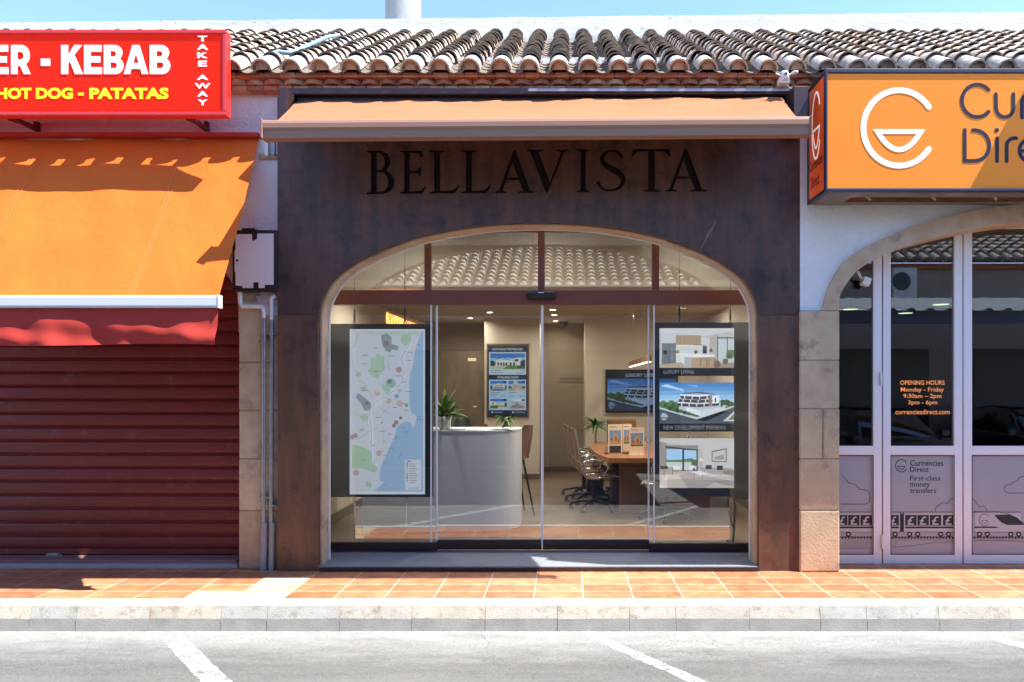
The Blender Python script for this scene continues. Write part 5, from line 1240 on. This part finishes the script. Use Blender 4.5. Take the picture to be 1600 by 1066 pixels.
# chairs behind the desk
def shell_chair(lab, x, y, m, rz, legs=True, seat=.62, back=1.05, w_=.46, fn='counter_chair'):
    t = thing(fn, lab, 'chair', (x,y,FL), rz)
    b = MB(); vs = []; NX_, NZ_ = 10, 12
    for j in range(NZ_+1):
        v = j/NZ_
        for i in range(NX_+1):
            u = i/NX_*2-1
            if v < .45: yy = -.22+.44*(v/.45); z = seat-.02*math.sin(math.pi*v/.45)+.03*u*u
            else: f = (v-.45)/.55; yy = .22+.07*f-.10*u*u*(1-.2*f); z = seat+(back-seat)*f**1.05
            ww = w_/2*(1-.12*max(0,(v-.8)/.2)**2*3)
            vs.append((u*ww, yy, z))
    b.add(vs,[(j*(NX_+1)+i,j*(NX_+1)+i+1,(j+1)*(NX_+1)+i+1,(j+1)*(NX_+1)+i) for j in range(NZ_) for i in range(NX_)],m,True)
    b.build('seat_shell', t, local=True)
    for sx in (-1,1):
        for sy_ in (-1,1):
            b = MB(); b.tube([(sx*.12,sy_*.12,seat-.01),(sx*.22,sy_*.24,.0)],[.016,.010],M['plastic_black'],n=8); b.build('leg', t, local=True)
    return t
shell_chair('dark grey chair behind the reception desk',X(719,3.1),3.1,M['grey_fabric'],math.radians(0),seat=.68,back=Z(654,3.1)-FL,w_=.26)
shell_chair('brown chair behind the middle of the reception desk',X(748,3.0),3.0,M['leather_brown'],math.radians(0),seat=.66,back=Z(664.5,3.0)-FL,w_=.27)
shell_chair('brown shell stool with black legs at the rounded end of the reception desk',X(799,2.7),2.7,M['leather_brown'],math.radians(-70),seat=.72,back=Z(667,2.5)-FL,w_=.42)
# portrait screen
y = 6.2-.06
ps = thing('portrait_screen','portrait screen headed featured properties on the beige column','screen',(X(794,y),y,1.6))
b = MB(); b.box(X(760,y),X(826.5,y),y+.03,y+.058,Z(652,y),Z(537,y),M['skirt']); b.build('mount_frame', ps)
b = MB(); b.box(X(762.5,y),X(824,y),y,y+.03,Z(649.5,y),Z(540,y),M['plastic_black'],b=.004); b.build('casing', ps)
def spx(u,v): return 670+u/5.921, 500+v/5.922
P = Pic(X(764,y),X(822,y),Z(648,y),Z(541,y),y-.002,scr)
def SU(u): return (spx(u,0)[0]-764)/(822-764)
def SV(v): return (648-spx(0,v)[1])/(648-541)
def sr(u0,u1,v0,v1,c): P.r_(SU(u0),SU(u1),SV(v1),SV(v0),c)
sr(556,905,240,880,(28,52,76)); sr(556,905,297,508,(196,212,226)); sr(556,905,553,835,(178,206,232))
def villa2(u0,u1,v0,v1,k):
    fx = lambda a: SU(u0+(u1-u0)*a); fv = lambda a: SV(v1+(v0-v1)*a)
    def q(pts,c): P.p([(fx(a),fv(b_)) for a,b_ in pts],c)
    q([(0,0),(1,0),(1,1),(0,1)],(58,128,210)); q([(0,.45),(1,.4),(1,.75),(0,.7)],(150,194,232))
    if k == 0:
        q([(0,0),(1,0),(1,.3),(0,.3)],(96,140,72)); q([(0,.0),(.35,.0),(.5,.2),(0,.25)],(196,192,184)); q([(0,.2),(.14,.2),(.1,.5),(0,.55)],(40,70,36)); q([(.88,.2),(1,.2),(1,.6),(.86,.5)],(36,62,34))
        q([(.14,.2),(.5,.25),(.5,.58),(.18,.62)],(226,228,230)); q([(.5,.25),(.86,.22),(.88,.75),(.62,.66),(.5,.5)],(216,218,222)); q([(.18,.62),(.36,.74),(.5,.58),(.5,.62),(.36,.78),(.17,.66)],(120,76,60)); q([(.6,.66),(.88,.78),(.9,.8),(.6,.7)],(120,80,66))
        for a in (.2,.28,.36,.44,.56,.66): q([(a,.24),(a+.05,.24),(a+.05,.42),(a,.42)],(56,54,60))
        q([(.7,.48),(.8,.5),(.8,.64),(.7,.62)],(60,64,74)); q([(.75,.06),(1,.04),(1,.2),(.8,.22)],(70,80,104))
    elif k == 1:
        q([(0,0),(1,0),(1,.3),(0,.3)],(150,146,140)); q([(.15,.05),(.6,.0),(.75,.16),(.3,.22)],(36,120,190)); q([(.12,.25),(.9,.25),(.85,.68),(.5,.78),(.2,.6)],(216,210,204)); q([(.2,.3),(.8,.3),(.8,.36),(.2,.36)],(70,64,66)); q([(.25,.48),(.75,.5),(.75,.56),(.25,.54)],(80,74,76)); q([(0,.2),(.12,.2),(.1,.6),(0,.5)],(46,80,40)); q([(.9,.2),(1,.2),(1,.55),(.9,.5)],(50,84,44))
    elif k == 2:
        q([(0,0),(1,0),(1,.35),(0,.3)],(186,170,156)); q([(.1,.25),(.8,.3),(.75,.6),(.55,.75),(.5,.95),(.4,1),(.3,.95),(.28,.7),(.1,.55)],(206,198,196))
        for a in (.3,.4,.5,.6,.7): q([(a,.3),(a+.03,.3),(a+.03,.75-a*.3),(a,.8-a*.3)],(90,84,92))
        q([(0,.25),(.2,.25),(.15,.5),(0,.45)],(50,80,44)); q([(.8,.25),(1,.28),(1,.5),(.82,.45)],(60,80,54)); q([(.2,0),(.6,.3),(.9,0)],(206,190,176))
    elif k == 3:
        q([(0,0),(1,0),(1,.3),(0,.35)],(80,120,50)); q([(0,.3),(.4,.35),(.4,.7),(.0,.75)],(222,216,212)); q([(.4,.3),(.9,.3),(.9,.6),(.5,.66)],(214,206,200)); q([(0,.75),(.4,.7),(.42,.76),(0,.84)],(150,92,70)); q([(.4,.0),(1,0),(1,.2),(.5,.24)],(200,196,186)); q([(.85,.2),(1,.2),(1,.6),(.88,.55)],(46,76,40)); q([(.12,.4),(.2,.4),(.2,.6),(.12,.6)],(50,84,140))
    else:
        q([(0,0),(1,0),(1,1),(0,1)],(184,194,204)); q([(0,1),(1,1),(.62,.72),(.38,.72)],(214,222,228)); q([(0,0),(1,0),(.62,.4),(.38,.4)],(160,138,126)); q([(.4,.4),(.6,.4),(.6,.7),(.4,.7)],(120,170,210)); q([(.1,.1),(.35,.4),(.3,.2)],(96,70,60)); q([(.65,.38),(.9,.1),(.95,.2)],(110,86,76)); q([(.45,.3),(.55,.3),(.55,.4),(.45,.4)],(60,60,64))
villa2(570,890,310,455,0); villa2(570,720,565,657,1); villa2(738,892,565,657,2); villa2(570,722,730,820,3); villa2(740,892,730,820,4)
for (a,c,v) in ((690,716,572),(860,886,572),(690,716,738),(860,886,738)): sr(a,c,v-4,v+10,(24,30,40))
for (a,c,v) in ((572,668,468),(850,888,466),(572,688,488),(805,888,490),(572,655,672),(742,812,672),(572,625,704),(660,710,704),(742,790,704),(835,885,704),(572,640,688)): sr(a,c,v-2,v+3,(110,130,150))
sr(580,592,848,860,(230,236,240)); sr(600,680,852,858,(150,166,180)); sr(772,784,848,860,(230,236,240)); sr(792,888,852,858,(150,166,180))
im = P.build('screen_image', ps)
b = MB(); yy = y-.012
wl = scr(236,240,246)
b.text('FEATURED PROPERTIES',(X(spx(588,0)[0],yy),X(spx(868,0)[0],yy),Z(spx(0,283)[1],yy),Z(spx(0,262)[1],yy)),yy,wl); b.build('screen_heading', ps)
b = MB(); b.text('AVAILABLE NOW',(X(spx(632,0)[0],yy),X(spx(830,0)[0],yy),Z(spx(0,543)[1],yy),Z(spx(0,519)[1],yy)),yy,wl); b.build('screen_heading', ps)
# wide screen
y = 5.9-.07
tv = thing('wall_television','wide screen headed luxury living on the right beige wall','screen',(X(1003,y),y,1.6))
b = MB(); b.box(X(942.5,y),X(1063,y),y+.045,y+.069,Z(648.5,y),Z(575,y),M['int_wall'],b=.004); b.build('surround', tv)
b = MB(); b.box(X(946,y),X(1059.5,y),y,y+.045,Z(644.5,y),Z(577.5,y),M['plastic_black'],b=.004); b.build('casing', tv)
P = Pic(X(948.5,y),X(1057,y),Z(643,y),Z(579,y),y-.003,scr)
P.r_(0,1,0,1,(14,24,44))
sub = Pic(X(949,y),X(1056.5,y),Z(642,y),Z(592,y),y-.004,lambda r,g,b_: scr(int(r*.62),int(g*.72),int(b_*.86))); villa(sub); P.build('screen_image', tv); sub.build('screen_picture', tv)
b = MB(); yy=y-.014; b.text('LUXURY LIVING',(X(978,yy),X(1028,yy),Z(589,yy),Z(583.5,yy)),yy,scr(190,204,220)); b.build('screen_heading', tv)
# corridor lettering and small wall signs
t = thing('meeting_room_sign','small dark meeting room lettering on the corridor wall','sign',(X(892,7.3),7.33,1.8)); y=7.345
b = MB(); b.box(X(874,y),X(911,y),y-.012,y+.003,Z(596.5,y),Z(587.5,y),M['int_corr'],b=.002); b.build('plate', t)
b = MB(); b.text('MEETING ROOM',(X(875.5,y-.015),X(908.5,y-.015),Z(594,y-.015),Z(590,y-.015)),y-.015,ink((30,24,18))); b.build('lettering', t)
t = thing('wall_plate','small pale plate on the brown stone wall left of the beige column','sign',(X(738,6.88),6.88,2)); b = MB(); b.box(X(731,6.88),X(744,6.88),6.88,6.899,Z(564.5,6.88),Z(559.5,6.88),M['paper_cream'],b=.003); b.build('plate', t)
t = thing('light_switch','white switch low on the stone wall left of the beige column','switch',(X(742,6.88),6.88,1.4)); b = MB(); b.box(X(739.5,6.88),X(744.5,6.88),6.88,6.899,Z(636.5,6.88),Z(634.5,6.88),M['white_pvc'],b=.002); b.build('plate', t)
t = thing('dome_camera','black dome camera under the ceiling at the corridor','camera',(X(881,6.9),6.9,2.8)); b = MB(); b.lathe([(.001,-.10),(.05,-.085),(.07,-.05),(.075,-.0)],(X(881,6.9),6.9,2.868),M['plastic_black'],n=18); b.build('dome', t)
b = MB(); b.lathe([(.085,-.012),(.085,0)],(X(881,6.9),6.9,2.869),M['plastic_black'],n=18); b.build('base', t)
# pendant bar lamp
t = thing('pendant_bar_lamp','wooden linear pendant lamp with a lit underside over the table','lamp',(1.04,4,2.06))
ya, yb_ = 2.5, 5.3; x0,x1 = 1.015,1.075; zl = 2.0
b = MB(); b.box(x0,x1,ya,yb_,zl,zl+.075,M['wood'],b=.004); b.build('wooden_beam', t)
b = MB(); b.box(x0+.008,x1-.008,ya+.03,yb_-.03,zl-.006,zl-.001,M['lamp_on']); b.build('light_strip', t)
for yy in (3.2,4.8): b = MB(); b.tube([(1.045,yy,zl+.075),(1.045,yy,2.868)],.002,M['chrome'],n=5); b.build('suspension_wire', t)
t = thing('wicker_lamp','glowing orange wicker lamp high behind the map in the left window','lamp',(X(625,2.6),2.6,2.6))
yw = 2.3
b = MB(); o = [(603,487),(603,505),(622,507),(648,508),(640,501)]; b.poly([(X(a,yw),Z(c,yw)) for a,c in o][::-1], yw, M['lamp_glow'], yw+.25); b.build('glowing_shade', t)
b = MB(); b.poly([(X(a,yw),Z(c,yw)) for a,c in [(603,485),(603,487.5),(642,503),(662,508),(664,505),(630,493)]][::-1], yw-.004, M['wood'], yw+.26); b.build('rim', t)
for a in (612,634): b = MB(); b.tube([(X(a,yw+.1),yw+.1,Z(487,yw+.1)),(X(a,yw+.1),yw+.1,2.868)],.004,M['plastic_black'],n=5); b.build('suspension_wire', t)
# ---- conference table
ct = thing('meeting_table','cherry wood meeting table with a curved left end','table',(1.2,3.2,FL))
zt_ = .80
def tp(px_,py_): D = (CZ-zt_)*F/(py_-601); return ((px_-885)*D/F, D-D0)
pts = [tp(951.5,716),tp(936,710),tp(926,703.5),tp(921,698),tp(921,694.5),tp(928,692),tp(945,690.5)]
o = smooth_pts(pts,3) + [(2.1, pts[-1][1]), (2.1, pts[0][1])]
b = MB(); prism(b, o, zt_-.06, zt_, M['wood_top']); b.build('table_top', ct)
b = MB(); b.box(X(969,2.75), 1.85, 2.75, 3.0, FL+.001, zt_-.061, M['wood'],b=.004); b.build('panel_leg', ct)
b = MB(); b.box(X(954,3.6), 1.6, 3.2, 3.8, FL+.001, zt_-.061, M['leather_brown'],b=.004); b.build('core', ct)
def stand(px0,px1,py0,py1,y,lab,second=None,seed=0):
    x0,x1,z1 = X(px0,y),X(px1,y),Z(py0,y); z0 = zt_
    t = thing('brochure_holder', lab, 'brochure holder', ((x0+x1)/2,y,z0), group='brochure holders on the meeting table')
    b = MB(); b.box(x0,x1,y+.0,y+.006,z0+.001,z1,M['paper_cream']); b.box(x0,x1,y-.05,y+.05,z0+.001,z0+.006,M['paper_cream']); b.build('holder', t)
    P = Pic(x0+.004,x1-.004,z0+.012,z1-.004,y-.002,lambda r,g,b_: ink((r,g,b_)))
    P.r_(0,1,0,1,(236,208,178)); P.r_(.08,.92,.30,.80,(120,150,196)); P.p([(.08,.3),(.92,.3),(.92,.42),(.6,.72),(.4,.66),(.25,.5),(.08,.42)],(196,150,112)); P.r_(.08,.92,.0 if seed==0 else .30,.26 if seed==0 else .36,(50,52,60) if seed==0 else (86,110,60)); P.r_(.08,.6,.9,.93,(150,120,96))
    P.r_(.2,.3,.42,.52,(120,84,62)); P.r_(.5,.6,.42,.58,(120,84,62)); P.r_(.7,.78,.38,.5,(130,92,70))
    P.build('brochure_cover', t)
stand(950,972.5,663,695,2.9,'left brochure stand with a building on its cover, on the meeting table')
stand(973,987,662.5,694,3.05,'narrow middle brochure stand on the meeting table',seed=2)
stand(983,1007,668,697,2.75,'right brochure stand, smaller and paler, on the meeting table',seed=1)
t = thing('leather_folder','brown leather folder lying at the front of the meeting table','folder',(X(970,2.55),2.6,zt_))
c0,c1,c2,c3 = tp(945,709),tp(996,710),tp(985,700.5),tp(946,700.5)
def tp2(a,c): return tp(a,c)
b = MB(); prism(b,[tp(944.5,710),tp(996,709.5),tp(985,700.5),tp(946,701)],zt_+.001,zt_+.022,M['leather_brown']); b.build('cover', t)
plant('floor_plant','spiky green floor plant behind the left chairs, before the beige wall',930,4.75,FL,None,58,.34,[M['leaf2'],M['leaf2'],M['leaf']],1.3,.035,8,.8)
# lift the crown onto a stem
fpl = [o_ for o_ in SC.objects if o_.name.startswith('floor_plant')][0]
for ch in [k for k in SC.objects if k.parent == fpl]: ch.location.z += .98
b = MB(); xq = X(930,4.75); b.tube([(xq,4.75,FL+.3),(xq+.01,4.75,FL+1.03)],.016,M['wood']); b.build('stem', fpl)
b = MB(); b.lathe([(.001,.001),(.12,.001),(.16,.32),(.14,.32),(.001,.30)],(xq,4.75,FL),M['pot_dark'],n=22); b.build('pot', fpl)
b = MB(); rr = random.Random(9)
for i in range(22):
    a = rr.uniform(0,6.28); p = Vector((xq,4.75,FL+.62)); d = Vector((math.cos(a),math.sin(a),0)); sd_ = Vector((-math.sin(a),math.cos(a),0)); vs=[]; ang = rr.uniform(.2,.9)
    for k in range(6):
        wv = .03*math.sin(math.pi*(.1+k/5*.9)); vs += [p+sd_*wv/2, p-sd_*wv/2]; ang -= .3; p = p+(d*math.cos(ang)+Vector((0,0,math.sin(ang))))*.05
    b.add(vs,[(2*k,2*k+1,2*k+3,2*k+2) for k in range(5)],M['leaf2'],True)
b.build('lower_foliage', fpl)
plant('small_plant','little plant in a pale pot at the right end of the meeting table',1004,3.6,zt_,(.05,.11,M['pot']),18,.14,[M['leaf'],M['leaf_pale']],1.2,.03,12,.5)
# ---- office chairs
def office_chair(lab, x, y, rz, group=None):
    t = thing('office_chair', lab, 'chair', (x,y,FL), rz, group)
    side = smooth_pts([(-.29,1.08),(-.265,.98),(-.235,.80),(-.205,.62),(-.17,.50),(-.10,.445),(.0,.44),(.12,.455),(.24,.47),(.30,.455)],4)
    for s_ in (-1,1):
        b = MB(); b.tube([(p[0], s_*.235, p[1]) for p in side], .0135, M['chrome'], n=8); b.build('side_rail', t, local=True)
        b = MB(); arm = smooth_pts([(-.20,.60),(-.16,.66),(-.05,.685),(.10,.675),(.16,.65),(.15,.58),(.10,.50),(.08,.455)],3)
        b.tube([(p[0], s_*.262, p[1]) for p in arm], .011, M['chrome'], n=8); ar = b.build('armrest', t, local=True)
    b = MB(); vs = []
    for p in side[1:-2]: vs += [(p[0]+.006,-.228,p[1]+.004),(p[0]+.006,.228,p[1]+.004)]
    n = len(vs)//2; b.add(vs,[(2*i,2*i+1,2*i+3,2*i+2) for i in range(n-1)],M['sling'],True)
    vs2 = [(v[0]-.010,v[1],v[2]-.006) for v in vs]; b.add(vs2,[(2*i,2*i+2,2*i+3,2*i+1) for i in range(n-1)],M['sling'],True)
    for i in range(2,n-1,2): b.tube([(vs[2*i][0],-.228,vs[2*i][2]),(vs[2*i][0],.228,vs[2*i][2])],.006,M['sling'],n=6)
    b.build('mesh_seat', t, local=True)
    b = MB(); b.tube([(-.285,-.235,1.07),(-.285,.235,1.07)],.012,M['chrome'],n=8); b.tube([(-.21,-.235,.64),(-.21,.235,.64)],.010,M['chrome'],n=8); b.tube([(.02,-.235,.43),(.02,.235,.43)],.012,M['chrome'],n=8); b.build('cross_bar', t, local=True)
    b = MB(); b.box(-.10,.12,-.09,.09,.375,.425,M['plastic_black'],b=.01); b.tube([(0,0,.12),(0,0,.39)],.03,M['plastic_black'],n=12); b.build('column', t, local=True)
    b = MB()
    for k in range(5): a = 2*math.pi*k/5+.3; b.tube([(0,0,.13),(.17*math.cos(a),.17*math.sin(a),.115),(.32*math.cos(a),.32*math.sin(a),.075)],[.028,.022,.014],M['plastic_black'],n=8)
    base = b.build('star_base', t, local=True)
    for k in range(5):
        a = 2*math.pi*k/5+.3; b = MB(); cx_, cy_2 = .32*math.cos(a), .32*math.sin(a)
        for o in (-.016,.016): b.tube([(cx_+o-.008*math.copysign(1,o),cy_2,.031),(cx_+o+.006*math.copysign(1,o),cy_2,.031)],.030,M['plastic_black'],n=14)
        b.tube([(cx_,cy_2,.03),(cx_,cy_2,.075)],.01,M['plastic_black'],n=6); b.build('castor', t, local=True)
    return t
oc = office_chair('nearest of the three chrome framed mesh chairs on the left of the table', .37, 3.05, math.radians(6), 'chrome mesh office chairs')
for (x,y,lab) in ((.31,3.65,'middle one of the three chrome framed mesh chairs on the left of the table'),(.26,4.25,'farthest of the three chrome framed mesh chairs on the left of the table')):
    c = copy_tree(oc); c.location = (x,y,FL); c['label'] = lab
c = copy_tree(oc); c.location = (1.22,2.35,FL); c.rotation_euler = (0,0,math.radians(172)); c['label'] = 'chrome framed mesh chair at the right front of the table, cut by the door edge'
t = thing('leather_chair','tan leather chair back behind the brochure stands on the meeting table','chair',(X(971,4.9),4.9,FL))
y=4.9; b = MB(); b.box(X(948.5,y),X(994,y),y,y+.07,.5,Z(654,y),M['tan_leather'],b=.03); b.build('backrest', t)
b = MB(); b.box(X(948.5,y),X(994,y),y-.45,y,.42,.52,M['tan_leather'],b=.03); b.build('seat', t)
b = MB(); b.tube([(X(971,y),y-.2,.42),(X(971,y),y-.2,.1)],.03,M['plastic_black']); 
for k in range(5): a=2*math.pi*k/5; b.tube([(X(971,y),y-.2,.12),(X(971,y)+.3*math.cos(a),y-.2+.3*math.sin(a),FL+.03)],[.025,.02],M['plastic_black'])
b.build('star_base', t)

# ================================================================ across the street (seen in the glass)
ob = thing('opposite_building','shop building with a clay tile roof across the street, reflected in the glass','building',(0,-12,GZ))
yo_ = -8.9
b = MB(); b.box(-14,4.2,yo_-.3,yo_,GZ,3.72,M['opp_wall']); b.build('wall', ob)
b = MB(); b.box(4.2,16,yo_-.3,yo_+.0,GZ,4.35,M['opp_wall']); b.box(-14,16,-15,-14.8,GZ,4,M['opp_wall']); b.build('wall', ob, label='taller part of the wall')
b = MB()
for x0,x1 in ((-12,-9),(-8,-5),(-4.2,-1.2),(-.4,2.6),(5,8),(9,12)): b.box(x0,x1,yo_-.02,yo_+.03,GZ+.02,2.5,M['opp_dark'])
b.build('shop_window', ob)
tile_roof(-11.9,62,.26,yo_+.30,3.84,math.radians(27),18,.27,-1,31,thk=.034,lift=.075).build('tiled_roof', ob)
tile_roof(4.4,40,.26,yo_+.30,4.40,math.radians(27),9,.27,-1,33,thk=.034,lift=.075).build('tiled_roof', ob, label='higher part of the tiled roof')
b = MB(); b.box(-14,4.2,-15,yo_-2,3.6,3.7,M['mortar']); b.box(-13,16,yo_-.05,yo_+.12,4.25,4.34,M['brick'][0]) if False else b.box(4.2,16,yo_,yo_+.14,4.25,4.36,M['brick'][0]); b.build('roof_base', ob)
ac = thing('air_conditioner','white air conditioner with a round fan on the opposite wall, reflected in the right glass','air conditioner',(8,yo_+.2,3.6))
xa2 = (1400-885)*16.2/1150
b = MB(); b.box(xa2-.16,xa2+.36,yo_+.01,yo_+.3,3.55,4.25,M['white_pvc'],b=.02); b.build('case', ac)
b = MB(); b.v=[]; b.disc(xa2+.02,3.95,.2,yo_+.302,M['opp_dark'],n=28); b.f=[f[::-1] for f in b.f]; b.build('fan_grille', ac)
cp = thing('parking_canopy','slate blue canopy over the parking bays opposite, reflected in the glass','canopy',(-2,-6,GZ))
b = MB(); b.box(-12,3.4,-8.7,-4.3,3.27,3.35,M['canopy'],b=.01); b.build('roof_sheet', cp)
b = MB(); b.box(-12,3.4,-4.3,-4.27,3.20,3.36,M['canopy'],b=.005); b.build('fascia', cp)
for x in (-11.8,-6.2,3.25):
    b = MB(); b.box(x-.05,x+.05,-4.5,-4.4,GZ,3.27,M['canopy'],b=.005); b.build('post', cp)
cc = thing('corrugated_canopy','corrugated metal canopy over the parking bays, reflected in the right glass','canopy',(7,-6,GZ))
b = MB(); x = 3.75; vs=[]; prof=[]
while x < 14: prof += [(x,0),(x+.05,.035),(x+.11,.035),(x+.16,0)]; x += .30
n = len(prof); za, zb2 = 2.86, 3.42
vs = [(p[0],-4.0,za+p[1]) for p in prof]+[(p[0],-7.4,zb2+p[1]) for p in prof]+[(p[0],-4.0,za+p[1]-.012) for p in prof]+[(p[0],-7.4,zb2+p[1]-.012) for p in prof]
b.add(vs,[(i,i+1,n+i+1,n+i) for i in range(n-1)]+[(2*n+i,3*n+i,3*n+i+1,2*n+i+1) for i in range(n-1)]+[(i,2*n+i,2*n+i+1,i+1) for i in range(n-1)],M['corr']); b.build('roof_sheet', cc)
b = MB(); b.box(3.75,14,-4.12,-4.06,2.66,2.85,M['canopy']); b.build('beam', cc)
for x in (3.85,13.5): b = MB(); b.box(x-.05,x+.05,-4.14,-4.04,GZ,2.66,M['canopy']); b.build('post', cc)
for x in (3.85,13.5): b = MB(); b.box(x-.05,x+.05,-7.4,-7.3,GZ,3.40,M['canopy']); b.build('rear_post', cc)
# parked dark car under the corrugated canopy
def car(lab, xc, yc, rz=0):
    t = thing('parked_car', lab, 'car', (xc,yc,GZ), rz)
    # nose towards +Y; body lofted from cross sections along its length
    secs = [(-2.15,.70,.45,.80,.60,.80),(-2.05,.82,.30,.95,.74,.98),(-1.5,.88,.24,1.0,.78,1.05),(-.9,.89,.24,1.0,.80,1.02),(0,.90,.24,.99,.80,1.0),(.9,.89,.24,.97,.78,.98),(1.6,.87,.26,.90,.74,.92),(2.05,.80,.32,.78,.64,.80),(2.2,.66,.42,.68,.52,.70)]
    b = MB(); vs = []
    for y,hw,zb3,zs,hw2,zt3 in secs: vs += [(-hw*.94,y,zb3),(-hw,y,(zb3+zs)/2),(-hw*.97,y,zs),(-hw2,y,zt3),(0,y,zt3+.02),(hw2,y,zt3),(hw*.97,y,zs),(hw,y,(zb3+zs)/2),(hw*.94,y,zb3)]
    N=9; b.add(vs,[(i*N+j,i*N+j+1,(i+1)*N+j+1,(i+1)*N+j) for i in range(len(secs)-1) for j in range(N-1)]+[(i*N+8,i*N,(i+1)*N,(i+1)*N+8) for i in range(len(secs)-1)]+[tuple(range(N))[::-1],tuple(range((len(secs)-1)*N,len(secs)*N))],M['car_paint'],True); b.build('body', t, local=True)
    cab = [(-1.75,.72,1.0,.70,1.02),(-1.35,.74,1.0,.60,1.42),(-.6,.76,.99,.60,1.50),(.15,.76,.98,.58,1.46),(.95,.74,.96,.70,.98)]
    b = MB(); vs=[]
    for y,hw,z0,hw2,z1 in cab: vs += [(-hw,y,z0-.03),(-hw2,y,z1-.05),(-hw2*.8,y,z1),(hw2*.8,y,z1),(hw2,y,z1-.05),(hw,y,z0-.03)]
    b.add(vs,[(i*6+j,i*6+j+1,(i+1)*6+j+1,(i+1)*6+j) for i in range(4) for j in range(5)],M['glass_solid'],True); b.build('windows', t, local=True)
    b = MB(); vs=[]
    for y,hw,z0,hw2,z1 in cab[1:4]: vs += [(-hw2*.9,y,z1-.004),(-hw2*.8,y,z1+.012),(hw2*.8,y,z1+.012),(hw2*.9,y,z1-.004)]
    b.add(vs,[(i*4+j,i*4+j+1,(i+1)*4+j+1,(i+1)*4+j) for i in range(2) for j in range(3)],M['car_paint'],True); b.build('roof_panel', t, local=True)
    for sx in (-1,1):
        for wy_ in (-1.35,1.38):
            b = MB(); b.tube([(sx*.70,wy_,.32),(sx*.89,wy_,.32)],.32,M['rubber'],n=24); w__ = b.build('wheel', t, local=True)
            b = MB(); b.tube([(sx*.88,wy_,.32),(sx*.897,wy_,.32)],.20,M['chrome'],n=20); b.build('rim', w__, local=True)
        b = MB(); b.box(sx*.46-.14,sx*.46+.14,2.10,2.16,.60,.72,M['white_pvc'],b=.02); b.build('headlight', t, local=True)
        b = MB(); b.box(sx*.92-.08,sx*.92+.08,.62,.74,.96,1.10,M['car_paint'],b=.03); b.build('mirror', t, local=True)
    b = MB(); b.box(-.26,.26,2.19,2.215,.42,.53,M['paper']); b.build('number_plate', t, local=True)
    return t
M['glass_solid'] = mat('dark_car_glass', (.012,.014,.018), .06, coat=1)
c1_ = car('dark blue parked car facing the shops, reflected in the right glass doors', 5.9, -6.6)
c2 = copy_tree(c1_); c2.location = (9.0,-6.7,GZ); c2['label'] = 'second dark blue parked car beyond the first, reflected in the right glass doors'
